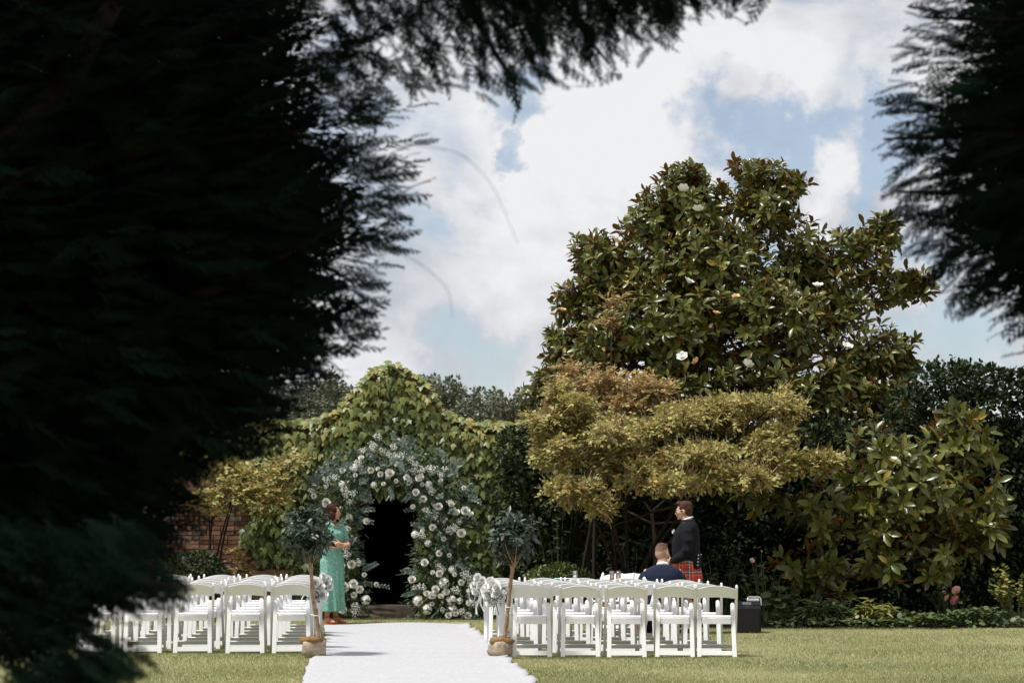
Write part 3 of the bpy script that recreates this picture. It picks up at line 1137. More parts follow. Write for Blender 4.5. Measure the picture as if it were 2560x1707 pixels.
shrub = [dl(540, 1130, 75, 28, 30.9, .35), dl(620, 1120, 65, 32, 30.9, .35), dl(560, 1090, 80, 25, 31.1, .3), dl(640, 1075, 45, 22, 31.0, .3), dl(480, 1150, 40, 22, 30.9, .3), dl(675, 1050, 28, 14, 31.0, .2), dl(500, 1060, 60, 30, 31.2, .3), dl(610, 1150, 50, 16, 30.9, .25)]
spray_tree('amber_shrub', 'amber leaved shrub trained against the bare brick wall', shrub, (P(520, 1540, 31.3).x, 31.35, 0), 420, .078, M_AMBER, stems=4, cat='shrub', trunk_r=.03)
orange = [dl(545, 1280, 22, 14, 31.6, .12), dl(555, 1305, 30, 14, 31.6, .12), dl(540, 1260, 14, 10, 31.6, .1)]
spray_tree('orange_creeper', 'small orange leaved creeper at the foot of the bare brick', orange, (P(550, 1540, 31.7).x, 31.72, 0), 34, .075, M_AMBER2, stems=2, cat='creeper', trunk_r=.012)


# ------------------------------------------------------------------ clipped box and border plants
def box_ball(name, label, lobes, base, n, mat=M_BOX, size=.05):
    root = thing(name, base, label, 'shrub')
    ox = np.array(root.location)
    V, Fc, rn = mass('b', lobes, n, T_SMALL, mat, size, '', '', bias=7, up=.8)
    tag(obj('leaves', np_mesh('leaves', V - ox, Fc, mat, rnd=rn), parent=root), kind='stuff')
    C = np.array([l[0] for l in lobes]) - ox
    tb = [(bez((0, 0, 0), c * np.array([.3, .3, .5]), c, 6), np.linspace(.02, .008, 6)) for c in C]
    obj('stems', tubes_mesh('stems', tb, M_BARK, 5), parent=root)


Yb = 30.0
box_ball('box_bush', 'rounded clipped box bush behind the signing table', [dl(1250, 1345, 50, 45, Yb, .3), dl(1290, 1340, 60, 48, Yb, .35), dl(1330, 1350, 45, 40, Yb, .3), dl(1290, 1390, 85, 60, Yb, .4)],
         (P(1400, 1540, Yb).x, Yb, 0), 5200)
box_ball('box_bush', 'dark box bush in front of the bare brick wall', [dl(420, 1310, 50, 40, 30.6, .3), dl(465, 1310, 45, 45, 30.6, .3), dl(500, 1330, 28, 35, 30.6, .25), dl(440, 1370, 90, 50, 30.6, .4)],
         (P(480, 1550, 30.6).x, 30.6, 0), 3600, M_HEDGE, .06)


def border_plant(name, label, base, n_stem, h, spread, tm, leaf, n_leaf, mat, cat='plant', lean=.5, flowers=None, up=.6):
    root = thing(name, base, label, cat)
    tubes, P_, D_, N_ = [], [], [], []
    tips = []
    for k in range(n_stem):
        a = random.uniform(0, 6.283)
        r = spread * math.sqrt(random.random())
        tip = np.array([math.cos(a) * r, math.sin(a) * r * .7, h * random.uniform(.65, 1.05) * (1 - .35 * (r / spread) ** 2)])
        b0 = tip * np.array([.3, .3, 0])
        pts = bez(b0, (b0 + tip) / 2 + np.array([0, 0, h * .15]), tip, 6)
        tubes.append((pts, np.linspace(.008, .003, 6)))
        tips.append(tip)
        for j in range(n_leaf):
            t = random.uniform(.25, 1)
            q = pts[0] + (pts[-1] - pts[0]) * t + np.array([0, 0, .15 * h * 2 * t * (1 - t)])
            a2 = random.uniform(0, 6.283)
            P_.append(q)
            D_.append((math.cos(a2), math.sin(a2), random.uniform(-.3, lean)))
            N_.append((random.uniform(-.4, .4), random.uniform(-.7, .2), up + random.random()))
    n = len(P_)
    M = frames(np.array(D_), np.array(N_))
    V, Fc, rn = scatter(tm[0], tm[1], M, np.array(P_), leaf * (.6 + .7 * RNG.random(n)), RNG.random(n))
    obj('stems', tubes_mesh('stems', tubes, M_STEM, 4), parent=root)
    tag(obj('leaves', np_mesh('leaves', V, Fc, mat, rnd=rn), parent=root), kind='stuff')
    for (x, y, z, me, s) in flowers or ():
        o = obj('flower', me, parent=root)
        o.location = (x, y, z)
        o.scale = (s,) * 3
        o.rotation_euler = (R(60), 0, random.uniform(0, 6))
        st = tubes_mesh('stalk', [(bez((x * .3, y * .3, 0), (x * .6, y, z * .7), (x, y, z - .01), 6), np.linspace(.006, .003, 6))], M_STEM, 4)
        obj('stalk', st, parent=root)
    return root


def rose_mesh(name, mat, seed=0):
    """layered cupped petals, radius about 1"""
    r = np.random.default_rng(seed)
    parts = []
    for ring, (k, tilt, s, rad) in enumerate(((6, .30, 1.0, .10), (6, .75, .92, .12), (5, 1.5, .82, .12), (5, 2.6, .70, .10), (4, 6., .58, .07), (3, 20., .5, .04))):
        a = np.arange(k) * 2 * math.pi / k + ring * .63 + r.normal(size=k) * .12
        d = np.stack([np.cos(a), np.sin(a), np.full(k, tilt)], -1)
        nn = np.stack([-np.cos(a), -np.sin(a), np.full(k, .45)], -1)
        M = frames(d, nn)
        p = np.stack([np.cos(a) * rad, np.sin(a) * rad, np.full(k, -.35 + ring * .05)], -1)
        tv = T_ROUND[0] * np.array([1.45, 1, -2.2])
        parts.append(scatter(tv, T_ROUND[1], M, p, np.full(k, s), np.clip(1.0 - ring * .19 + .15 * r.random(k), 0, 1)))
    V, Fc, rn = cat_parts(parts)
    return np_mesh(name, V, Fc, mat, rnd=rn)


ROSE_PINK = rose_mesh('pink_rose', M_PINK)
FLOWER_PALE = flower_cup('pale_flower', 1.0, M_PALE_PINK)


def gp(px, Y):
    return Vector((P(px, 1400, Y).x, Y, .03))


border_plant('lime_plant', 'yellow green leafy plant at the lawn edge under the magnolia', gp(2190, 28.9), 22, .38, .34, T_SLIM, .15, 11, M_YELLOW)
b0 = gp(2372, 29.6)


def rel(px, py, b):
    p = P(px, py, b.y - .12)
    return (p.x - b.x, -.12, p.z - b.z)


border_plant('rose_bush', 'rose bush with three pink blooms against the dark hedge', b0, 16, .62, .36, T_SMALL, .075, 12, M_PLANT,
             flowers=[(*rel(2390, 1474, b0), ROSE_PINK, .075), (*rel(2386, 1499, b0), ROSE_PINK, .085), (*rel(2366, 1494, b0), ROSE_PINK, .06), (*rel(2360, 1480, b0), ROSE_PINK, .032)])
border_plant('yellow_shrub', 'upright yellow green shrub at the far end of the border', gp(2535, 29.2), 20, .95, .40, T_SMALL, .085, 16, M_YELLOW, lean=.9)
border_plant('small_lime_plant', 'small lime leaved plant low in the border beside the roses', gp(2285, 28.8), 8, .16, .14, T_SMALL, .07, 8, M_YELLOW)
b1 = gp(1905, 29.4)
border_plant('pale_rose', 'straggling bush with pale pink flowers behind the speaker', b1, 18, .95, .40, T_SMALL, .085, 12, M_PLANT,
             flowers=[(*rel(1879, 1402, b1), FLOWER_PALE, .05), (*rel(1970, 1437, b1), FLOWER_PALE, .045), (*rel(1903, 1378, b1), FLOWER_PALE, .03)])
border_plant('broad_leaf_plant', 'broad leaved plant beside the black speaker', gp(1960, 28.9), 12, .55, .30, T_ROUND, .17, 6, M_PLANT)
for px, Y, lab in ((2030, 28.9, 'grey green slender leaved clump right of the speaker'), (2100, 29.0, 'grey green slender leaved clump left of the lime plant')):
    border_plant('slender_plant', lab, gp(px, Y), 26, .42, .36, T_SLIM, .16, 10, M_EUCA if False else M_PLANT)
for px, Y, h, lab in ((2440, 28.9, .30, 'mounded green cranesbill right of the pink roses'), (2345, 28.7, .22, 'low green cranesbill under the pink roses'),
                      (2240, 29.1, .20, 'low green cranesbill beside the lime plant')):
    border_plant('cranesbill', lab, gp(px, Y), 34, h, .45, T_ROUND, .075, 9, M_PLANT)
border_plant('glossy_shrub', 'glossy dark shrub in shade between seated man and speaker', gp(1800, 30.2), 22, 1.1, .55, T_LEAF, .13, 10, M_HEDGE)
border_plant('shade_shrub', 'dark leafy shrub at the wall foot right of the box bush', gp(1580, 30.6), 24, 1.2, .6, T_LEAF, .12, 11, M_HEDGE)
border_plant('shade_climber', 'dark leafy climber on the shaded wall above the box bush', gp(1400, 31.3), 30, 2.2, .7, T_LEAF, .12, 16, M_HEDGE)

# ground cover in the beds
n = 9000
X = RNG.uniform(-7, 10, n)
Yg = 28.62 + 2.7 * RNG.random(n) ** 1.5
k = (X > 3.6) | ((X > .6) & (Yg > 30.2)) | ((X < -3.2) & (Yg > 30.9))
X, Yg = X[k], Yg[k]
n = len(X)
pos = np.stack([X, Yg, .03 + .10 * RNG.random(n)], -1)
M = frames(rand_unit(n) * np.array([1, 1, .3]), rand_unit(n) * .5 + np.array([0, -.3, 1]))
V, Fc, rn = scatter(T_ROUND[0], T_ROUND[1], M, pos, .05 + .05 * RNG.random(n), RNG.random(n) * .9)
tag(obj('ground_cover', np_mesh('ground_cover', V, Fc, M_PLANT, rnd=rn)), 'low leafy ground cover along the border edge', 'ground cover', kind='stuff')

# ================================================================== OBJECTS
# ------------------------------------------------------------------ aisle carpet
def carpet():
    b = NB('carpet_cloth')
    n = b.noise(60, 4, .6, stretch=(.35, 1, 1))
    b.base(b.ramp(n, [(.3, (.36, .36, .37)), (.7, (.47, .47, .48))]))
    b.set(.95, .05)
    b.bump(n, .5, .02)
    Ys = np.linspace(G(1050, 1712).y - 3.5, G(1000, 1562).y, 190)
    nu = 40
    rows = []
    for i, Y in enumerate(Ys):
        x0, x1 = carpet_span(Y)
        x1 += .014 * math.sin(Y * 7.5 + 2 * math.sin(Y * 1.7)) + .007 * math.sin(Y * 17)
        x0 += .010 * math.sin(Y * 5)
        end = .05 * math.sin(i * 0) 
        for j in range(nu):
            u = j / (nu - 1)
            x = x0 + (x1 - x0) * u
            z = .012 + .007 * math.sin(Y * 4 + 1.2 * math.sin(x * 2.2)) + .005 * math.sin(Y * 11 + x * 1.5 + math.sin(Y * 2.3)) + .003 * math.sin(Y * 23 + x * 3)
            if u > .93:
                z += .018 * (u - .93) / .07 * (1 + math.sin(Y * 7.5))
            if i > 186:
                z += .014 * (i - 186) * (.5 + .5 * math.sin(x * 3))
            yy = Y + (.10 * math.sin(x * 1.1 + 1) + .03 * math.sin(x * 4)) * max(0, (i - 150) / 40)
            rows.append((x, yy, z))
    V = np.array(rows)
    ii = np.arange(len(Ys) * nu).reshape(len(Ys), nu)
    Q = np.stack([ii[:-1, :-1], ii[:-1, 1:], ii[1:, 1:], ii[1:, :-1]], -1).reshape(-1, 4)
    o = obj('aisle_carpet', np_mesh('aisle_carpet', V, Q, b.m))
    m = o.modifiers.new('thickness', 'SOLIDIFY')
    m.thickness = .006
    m.offset = 1
    tag(o, 'white cloth aisle runner with a rippled edge laid on the lawn', 'carpet')


carpet()


# ------------------------------------------------------------------ folding chairs
def bar_mesh(name, p0, p1, w, t, mat, bevel=.005, side=(1, 0, 0), taper=1.0):
    """square bar from p0 to p1: w along side, t across"""
    p0, p1 = Vector(p0), Vector(p1)
    d = (p1 - p0).normalized()
    sx = Vector(side)
    sx = (sx - d * sx.dot(d)).normalized()
    sy = d.cross(sx)
    bm = bmesh.new()
    r = []
    for p, k in ((p0, 1.0), (p1, taper)):
        r.append([bm.verts.new(p + sx * (a * w / 2 * k) + sy * (c * t / 2)) for a, c in ((-1, -1), (1, -1), (1, 1), (-1, 1))])
    bm.faces.new(r[0][::-1])
    bm.faces.new(r[1])
    for i in range(4):
        j = (i + 1) % 4
        bm.faces.new((r[0][i], r[0][j], r[1][j], r[1][i]))
    bmesh.ops.recalc_face_normals(bm, faces=bm.faces[:])
    bmesh.ops.bevel(bm, geom=bm.edges[:], offset=bevel, segments=2, affect='EDGES')
    return bm_mesh(name, bm, mat, smooth=False)


def poly_mesh(name, pts, t, mat, bevel=.003, fn=None):
    """outline in x,z extruded along y by t, then bent by fn"""
    bm = bmesh.new()
    a = [bm.verts.new((x, -t / 2, z)) for x, z in pts]
    c = [bm.verts.new((x, t / 2, z)) for x, z in pts]
    n = len(pts)
    bm.faces.new(a)
    bm.faces.new(c[::-1])
    for i in range(n):
        j = (i + 1) % n
        bm.faces.new((a[j], a[i], c[i], c[j]))
    bmesh.ops.recalc_face_normals(bm, faces=bm.faces[:])
    if bevel:
        ed = [e for e in bm.edges if abs(e.verts[0].co.y - e.verts[1].co.y) < 1e-6]
        bmesh.ops.bevel(bm, geom=ed, offset=bevel, segments=1, affect='EDGES')
    if fn:
        for v in bm.verts:
            v.co = fn(v.co)
    return bm_mesh(name, bm, mat)


def chair_parts():
    out = []
    W = .2295
    for s in (-1, 1):
        # post: front foot, pivot, rounded top
        pts = [(.225, 0.0), (.05, .30), (-.115, .585), (-.18, .70), (-.232, .785), (-.238, .806)]
        bm = bmesh.new()
        rings = []
        for i, (y, z) in enumerate(pts):
            wv = .0145 if i < 5 else .008
            tv = .021 if i < 5 else .010
            d = Vector((0, -.5, .86))
            nn = Vector((0, .86, .5))
            rings.append([bm.verts.new(Vector((s * W, y, z)) + Vector((a * wv, 0, 0)) + nn * (c * tv) * (.8 if i == 0 else 1)) for a, c in ((-1, -1), (1, -1), (1, 1), (-1, 1))])
        bm.faces.new(rings[0][::-1])
        bm.faces.new(rings[-1])
        for q in range(len(pts) - 1):
            for i in range(4):
                j = (i + 1) % 4
                bm.faces.new((rings[q][i], rings[q][j], rings[q + 1][j], rings[q + 1][i]))
        bmesh.ops.recalc_face_normals(bm, faces=bm.faces[:])
        long_e = [e for e in bm.edges if abs(e.verts[0].co.z - e.verts[1].co.z) > .03]
        bmesh.ops.bevel(bm, geom=long_e, offset=.005, segments=2, affect='EDGES')
        out.append(('back_post', bm_mesh('back_post', bm, M_WHITE)))
        # rear leg: flat board with a rounded head, leaning forward to the pivot
        xl = s * .186
        hw = .0235
        prof = [(xl - hw, 0.0), (xl + hw, 0.0), (xl + hw, .30), (xl + hw, .56)]
        prof += [(xl + hw * math.cos(a), .575 + hw * 1.25 * math.sin(a)) for a in np.linspace(.35, math.pi - .35, 7)]
        prof += [(xl - hw, .56), (xl - hw, .30)]

        def lean(co):
            z = co.z
            return Vector((co.x * (1 + .075 * (1 - z / .6)), co.y * 1.0 - .26 + .155 * (z / .6), z))
        out.append(('rear_leg', poly_mesh('rear_leg', prof, .024, M_WHITE, .003, lean)))
    # curved back rail
    n = 14
    xs = np.linspace(-.217, .217, n)
    topz = [.762 + .040 * (1 - (x / .217) ** 2) for x in xs]
    botz = [.652 + .018 * (1 - (x / .217) ** 2) for x in xs]
    prof = [(x, z) for x, z in zip(xs, botz)] + [(x, z) for x, z in zip(xs[::-1], topz[::-1])]

    def backlean(co):
        return Vector((co.x, co.y - .165 - (co.z - .67) * .56 - .02 * (1 - (co.x / .217) ** 2), co.z))
    out.append(('backrest', poly_mesh('backrest', prof, .020, M_WHITE, .004, backlean)))
    out.append(('rear_stretcher', bar_mesh('rear_stretcher', (-.176, -.250, .043), (.176, -.250, .043), .052, .02, M_WHITE, .003, side=(0, .25, .97))))
    out.append(('front_stretcher', bar_mesh('front_stretcher', (-.218, .168, .095), (.218, .168, .095), .05, .018, M_WHITE, .003, side=(0, -.5, .86))))
    # seat: padded slab with a rear apron between the legs
    bm = bmesh.new()
    pr = [(-.160, -.195), (.160, -.195), (.163, -.10), (.208, -.085), (.212, .10), (.195, .185), (.12, .215), (-.12, .215), (-.195, .185), (-.212, .10), (-.208, -.085), (-.163, -.10)]
    for z0, z1, k, nm in ((.424, .446, 1.0, 'seat'),):
        a = [bm.verts.new((x * k, y, z0)) for x, y in pr]
        c = [bm.verts.new((x * k * .975, y * .98, z1)) for x, y in pr]
        bm.faces.new(a[::-1])
        bm.faces.new(c)
        for i in range(len(pr)):
            j = (i + 1) % len(pr)
            bm.faces.new((a[i], a[j], c[j], c[i]))
    bmesh.ops.recalc_face_normals(bm, faces=bm.faces[:])
    out.append(('seat', bm_mesh('seat', bm, M_WHITE)))
    bm = bmesh.new()
    for (x0, y0, x1, y1) in ((-.162, -.185, .162, -.185), (-.20, .17, .20, .17), (-.20, -.07, -.20, .17), (.20, -.07, .20, .17)):
        g = bmesh.ops.create_cube(bm, size=1)['verts']
        L = max(abs(x1 - x0), .02), max(abs(y1 - y0), .02)
        bmesh.ops.scale(bm, vec=(L[0], L[1], .055), verts=g)
        bmesh.ops.translate(bm, vec=((x0 + x1) / 2, (y0 + y1) / 2, .3955), verts=g)
    out.append(('seat_frame', bm_mesh('seat_frame', bm, M_WHITE)))
    return out


CHAIR = chair_parts()
ORD = ['first', 'second', 'third', 'fourth', 'fifth', 'sixth', 'seventh']


def place_chair(x, y, rz, label, group):
    r = thing('folding_chair', (x, y, 0), label, 'chair', rz, group)
    for nm, me in CHAIR:
        obj(nm, me, parent=r)
    return r


rj = random.Random(5)
CHAIR_POS = {}
for row in range(5):
    for colm, px in enumerate((1326, 1447.5, 1567, 1687, 1799)):
        g = G(px, 1641.5)
        y = g.y + .25 + row * .70 + rj.uniform(-.03, .03)
        x = g.x - .088 * row + rj.uniform(-.03, .03)
        rz = R(-.6 - colm * .7) + rj.uniform(-.045, .045)
        if row == 4 and colm == 4:
            continue
        CHAIR_POS['R', row, colm] = (x, y)
        place_chair(x, y, rz, f'white folding chair right of the aisle, {ORD[row]} row from the lawn, {ORD[colm]} from the aisle', 'white folding chairs set out in rows')
for row in range(6):
    for colm, px in enumerate((721.7, 603.4, 479, 352.6, 233)):
        g = G(px, 1631.6)
        y = g.y + .25 + row * .70 + rj.uniform(-.03, .03)
        x = g.x - .045 * row + rj.uniform(-.03, .03)
        rz = R(5.5) + rj.uniform(-.045, .045)
        CHAIR_POS['L', row, colm] = (x, y)
        place_chair(x, y, rz, f'white folding chair left of the aisle, {ORD[row]} row from the lawn, {ORD[colm]} from the aisle', 'white folding chairs set out in rows')


# ------------------------------------------------------------------ potted bay trees
def topiary(label, base_px, trunk_px, crown_px, crown_r, twist):
    b = G(*base_px)
    Y = b.y
    root = thing('bay_tree', (b.x, Y, .012), label, 'tree', group='bay trees flanking the aisle')
    ox = np.array(root.location)

    def W(px, py, dy=0):
        return np.array(P(px, py, Y + dy)) - ox
    pts = np.array([W(*p) for p in trunk_px])
    # smooth the trunk line
    t = np.linspace(0, len(pts) - 1, 22)
    pp = np.stack([np.interp(t, range(len(pts)), pts[:, i]) for i in range(3)], -1)
    for _ in range(2):
        pp[1:-1] = (pp[:-2] + 2 * pp[1:-1] + pp[2:]) / 4
    pp[:, 1] += .012 * np.sin(np.linspace(0, 7, 22))
    obj('trunk', tubes_mesh('trunk', [(pp, np.linspace(.026, .021, 22) + .0025 * np.sin(np.linspace(0, 30, 22)))], M_BARK_PALE, 10), parent=root)
    c = W(*crown_px)
    crown = bpy.data.objects.new('crown', None)
    link(crown, root)
    br = []
    for k in range(16):
        u = rand_unit(1)[0] * crown_r
        u[2] = abs(u[2]) * .9 - .1
        s = pp[-1] - np.array([0, 0, .02 + .08 * random.random()])
        br.append((bez(s, (s + c + u) / 2 - np.array([0, 0, .03]), c + u * .85, 6), np.linspace(.010, .003, 6)))
    br.append((bez(pp[-4], pp[-4] + np.array([-.03, 0, .06]), pp[-4] + np.array([-.05, -.01, .17]), 6), np.linspace(.009, .006, 6)))
    obj('branch', tubes_mesh('branch', br, M_BARK_PALE, 5), parent=root)
    n_sh = 190
    u = rand_unit(n_sh)
    rr = RNG.random(n_sh) ** .45
    sp = c + u * rr[:, None] * np.array([crown_r, crown_r, crown_r * 1.02])
    ax = nrm(u * .8 + np.array([.1, 0, .25]) + .5 * rand_unit(n_sh))
    m = 5
    ang = RNG.random((n_sh, m)) * 6.283
    a1 = nrm(np.cross(ax, rand_unit(n_sh)))
    a2 = np.cross(ax, a1)
    rad = np.cos(ang)[..., None] * a1[:, None] + np.sin(ang)[..., None] * a2[:, None]
    d = nrm(rad + ax[:, None] * (.2 + .9 * RNG.random((n_sh, m, 1))))
    lp = sp[:, None] + ax[:, None] * (RNG.random((n_sh, m, 1)) - .5) * .10
    d, lp = d.reshape(-1, 3), lp.reshape(-1, 3)
    d[:, 2] -= .1
    nn = nrm(np.repeat(ax, m, 0) + np.array([0, -.2, .6]) + .3 * rand_unit(len(lp)))
    size = .075 + .045 * RNG.random(len(lp))
    leaf_set(crown, T_BAY, M_BAY, frames(d, nn), lp, size, RNG.random(len(lp)), -lp[:, 1] + .3 * size, n_max=260)
    # root ball: hessian sack with a white wrap
    sack = plain('hessian', (.22, .135, .06), .95, .1, var=.3, scale=60, bump=.6)
    wrap = plain('pale_wrap', (.36, .29, .22), .9, .1, var=.25, scale=24, bump=.5)

    def lump(name, mat, prof, seed):
        rg = np.random.default_rng(seed)
        V, k = [], 18
        ph = rg.random(4) * 6
        for (r, z) in prof:
            for j in range(k):
                a = 2 * math.pi * j / k
                q = r * (1 + .09 * math.sin(3 * a + ph[0]) + .08 * math.sin(5 * a + ph[1] + z * 40) + .035 * rg.normal())
                V.append((q * math.cos(a), q * math.sin(a) * .9, z + .008 * rg.normal()))
        Fq = []
        for i in range(len(prof) - 1):
            for j in range(k):
                Fq.append((i * k + j, i * k + (j + 1) % k, (i + 1) * k + (j + 1) % k, (i + 1) * k + j))
        return np_mesh(name, np.array(V), np.array(Fq, dtype=np.int32), mat)
    obj('root_wrap', lump('root_wrap', wrap, [(.0, .0), (.128, .002), (.138, .05), (.132, .11), (.126, .155), (.09, .165)], 3 + twist), parent=root)
    sk = obj('sack_top', lump('sack_top', sack, [(.125, .150), (.138, .165), (.130, .195), (.112, .205), (.08, .196), (.05, .20), (.028, .225)], 5 + twist), parent=root)
    sk.location = (twist * .012, .01, 0)
    return root, pp


t1, pp1 = topiary('bay tree with a crooked trunk and dark round crown, left of the aisle', (783, 1640), [(790, 1606), (797, 1580), (792, 1545), (783, 1500), (779, 1440), (776, 1395)], (770, 1332), .255, -1)
t2, pp2 = topiary('bay tree with a leaning trunk and open grey green crown, right of the aisle', (1252, 1642), [(1258, 1612), (1266, 1560), (1272, 1500), (1277, 1450), (1286, 1395)], (1283, 1345), .27, 1)
# white ties from the chairs to the trunks
tie_m = plain('white_tie', (.78, .78, .76), .7, .2)
for t_, pp_, (cx, cy) in ((t1, pp1, CHAIR_POS['L', 0, 0]), (t2, pp2, CHAIR_POS['R', 0, 0])):
    b = np.array(t_.location)
    k = pp_[9]
    s = 1 if cx > b[0] else -1
    e = np.array([cx - s * .225 - b[0], cy - .10 - b[1], k[2] - .02])
    ring = [k + np.array([math.cos(a) * .03, math.sin(a) * .03, 0]) for a in np.linspace(0, 2 * math.pi, 10)]
    obj('tie', tubes_mesh('tie', [(np.array(ring), .006), (np.array([k + np.array([s * .025, -.02, 0]), (k + e) / 2, e]), .006)], tie_m, 5), parent=t_)

# ------------------------------------------------------------------ flowers
ROSES = [rose_mesh('rose', M_CREAM, i) for i in range(4)]
ROSES_W = [rose_mesh('white_rose', M_PETAL_WHITE, 10 + i) for i in range(2)]


def hydrangea_mesh():
    k = 70
    u = rand_unit(k)
    parts = []
    for j in range(4):
        a = nrm(np.cross(u, rand_unit(k)))
        parts.append(scatter(T_ROUND[0], T_ROUND[1], frames(a + u * .25, u), u * .8, np.full(k, .34), RNG.random(k)))
    V, Fc, rn = cat_parts(parts)
    return np_mesh('hydrangea', V, Fc, M_PETAL_WHITE, rnd=rn)


def gyp_mesh():
    k = 60
    u = rand_unit(k) * (RNG.random(k) ** .4)[:, None] * np.array([1, .8, 1.2])
    parts = []
    for j in range(3):
        parts.append(scatter(T_ROUND[0], T_ROUND[1], frames(rand_unit(k), rand_unit(k) + np.array([0, -.8, .4])), u, np.full(k, .17), .4 + .6 * RNG.random(k)))
    V, Fc, rn = cat_parts(parts)
    return np_mesh('gypsophila', V, Fc, M_PETAL_WHITE, rnd=rn)


HYD = [hydrangea_mesh() for _ in range(2)]
GYP = [gyp_mesh() for _ in range(3)]


def flower_obj(name, me, parent, loc, s, face=(0, -1, .35)):
    o = obj(name, me, parent=parent)
    o.location = loc
    d = Vector(face) + Vector([random.uniform(-.35, .35) for _ in range(3)])
    q = d.to_track_quat('Z', 'Y')
    o.rotation_mode = 'QUATERNION'
    o.rotation_quaternion = q
    o.scale = (s,) * 3
    return o


def floral_arch():
    YA = 31.25
    root = thing('floral_arch', (P(975, 1540, YA).x, YA, 0), 'tall arch of white roses, hydrangeas and eucalyptus before the recess', 'flower arch')
    ox = np.array(root.location)
    # centre line in pixels with half widths
    line = [(848, 1540, 72), (850, 1480, 66), (846, 1420, 58), (840, 1360, 58), (838, 1300, 62), (846, 1250, 66), (866, 1200, 66), (905, 1168, 58), (955, 1152, 50), (1010, 1158, 52),
            (1062, 1180, 62), (1100, 1215, 66), (1112, 1270, 62), (1102, 1330, 56), (1100, 1390, 62), (1112, 1440, 88), (1120, 1490, 104), (1122, 1535, 106)]
    L = np.array(line, float)
    seg = np.r_[0, np.cumsum(np.hypot(*np.diff(L[:, :2], axis=0).T))]

    def at(t):
        s = t * seg[-1]
        return np.array([np.interp(s, seg, L[:, i]) for i in range(3)])
    # wire frame inside the flowers
    cl = np.array([np.array(P(*at(t)[:2], YA)) - ox for t in np.linspace(0, 1, 40)])
    M_WIRE = plain('arch_wire', (.05, .06, .05), .5, .4)
    obj('frame', tubes_mesh('frame', [(cl + np.array([0, .12, 0]), .012), (cl + np.array([0, -.12, 0]), .012)], M_WIRE, 6), parent=root)

    def rnd_pos(n, k=1.0, front=False):
        t = RNG.random(n)
        q = np.array([at(x) for x in t])
        a = RNG.random(n) * 6.283
        r = np.sqrt(RNG.random(n)) * k
        px = q[:, 0] + np.cos(a) * r * q[:, 2]
        py = np.minimum(q[:, 1] + np.sin(a) * r * q[:, 2] * .8, 1541)
        depth = np.sqrt(np.clip(1 - r * r, 0, 1)) * .24
        dy = -depth if front else (RNG.random(n) * 2 - 1) * (depth + .05)
        p = np.array([np.array(P(x, y, YA)) for x, y in zip(px, py)]) - ox
        p[:, 1] += dy
        out = np.stack([np.cos(a) * r, -depth * 3, -np.sin(a) * r], -1)
        return p, out
    for nm, tm, mat, n, sz, k in (('greenery', T_LEAF, M_GREEN, 3000, .095, 1.05), ('slim_leaves', T_SLIM, M_GREEN, 1100, .10, 1.2)):
        p, o_ = rnd_pos(n, k)
        d = nrm(o_ + .7 * rand_unit(n) + np.array([0, 0, -.25]))
        nn = nrm(rand_unit(n) * .7 + np.array([0, -.8, .7]))
        V, Fc, rn = scatter(tm[0], tm[1], frames(d, nn), p, sz * (.7 + .6 * RNG.random(n)), RNG.random(n))
        tag(obj(nm, np_mesh(nm, V, Fc, mat, rnd=rn), parent=root), kind='stuff')
    # eucalyptus sprigs: pairs of round leaves on a stem
    zs_ = 500 / 1633.
    ns = 120
    p, o_ = rnd_pos(ns, 1.0)
    dd = nrm(o_ + .6 * rand_unit(ns))
    parts, st = [], []
    for q, d in zip(p, dd):
        if random.random() < .5:
            q = q + np.array([0, -.1, 0])
        Ls = random.uniform(.16, .30)
        m = 10
        t = np.linspace(.15, 1, m)
        side = nrm(np.cross(d, np.array([.2, -1, .3])))
        sg = np.where(np.arange(m) % 2, 1., -1.)
        lp = q + d * (t * Ls)[:, None] - np.array([0, 0, .25]) * (t ** 2 * Ls * .5)[:, None]
        ld = nrm(side * sg[:, None] + d * .5 + .3 * rand_unit(m))
        parts.append(scatter(T_ROUND[0], T_ROUND[1], frames(ld, np.array([0, -.8, .6]) + .4 * rand_unit(m)), lp, np.linspace(.07, .04, m), np.clip(.35 + .5 * RNG.random(m), 0, 1)))
        st.append((np.array([q, q + d * Ls * .5 - np.array([0, 0, .03 * Ls]), q + d * Ls - np.array([0, 0, .125 * Ls])]), np.array([.004, .003, .002])))
    # longer sprigs that reach out of the garland
    for (xa, ya, xb, yb) in ((455, 1225, 690, 1262), (430, 700, 560, 735), (450, 640, 570, 628), (470, 1130, 590, 1070), (930, 1130, 800, 1140), (960, 1290, 820, 1330), (1250, 470, 1390, 440), (1180, 300, 1290, 240), (300, 260, 170, 230),
                             (620, 120, 600, 40), (860, 130, 900, 60), (420, 520, 560, 560), (1050, 130, 1160, 190), (150, 420, 40, 370), (900, 480, 820, 560), (700, 420, 720, 540), (1330, 1230, 1440, 1180)):
        q0 = np.array(P(760 + xa * zs_, 1080 + ya * zs_, YA - .2)) - ox
        q1 = np.array(P(760 + xb * zs_, 1080 + yb * zs_, YA - .28)) - ox
        m = 16
        t = np.linspace(.1, 1, m)
        dv = q1 - q0
        side = nrm(np.cross(dv, np.array([0, -1., .2])))
        sg = np.where(np.arange(m) % 2, 1., -1.)
        lp = q0 + dv * t[:, None]
        ld = nrm(side * sg[:, None] * .8 + nrm(dv) * .7 + .25 * rand_unit(m))
        parts.append(scatter(T_ROUND[0] * np.array([.6, 1, 1]), T_ROUND[1], frames(ld, np.array([0, -.8, .6]) + .4 * rand_unit(m)), lp, np.linspace(.07, .05, m), .25 + .4 * RNG.random(m)))
        st.append((np.array([q0, (q0 + q1) / 2, q1]), np.array([.005, .004, .002])))
    V, Fc, rn = cat_parts(parts)
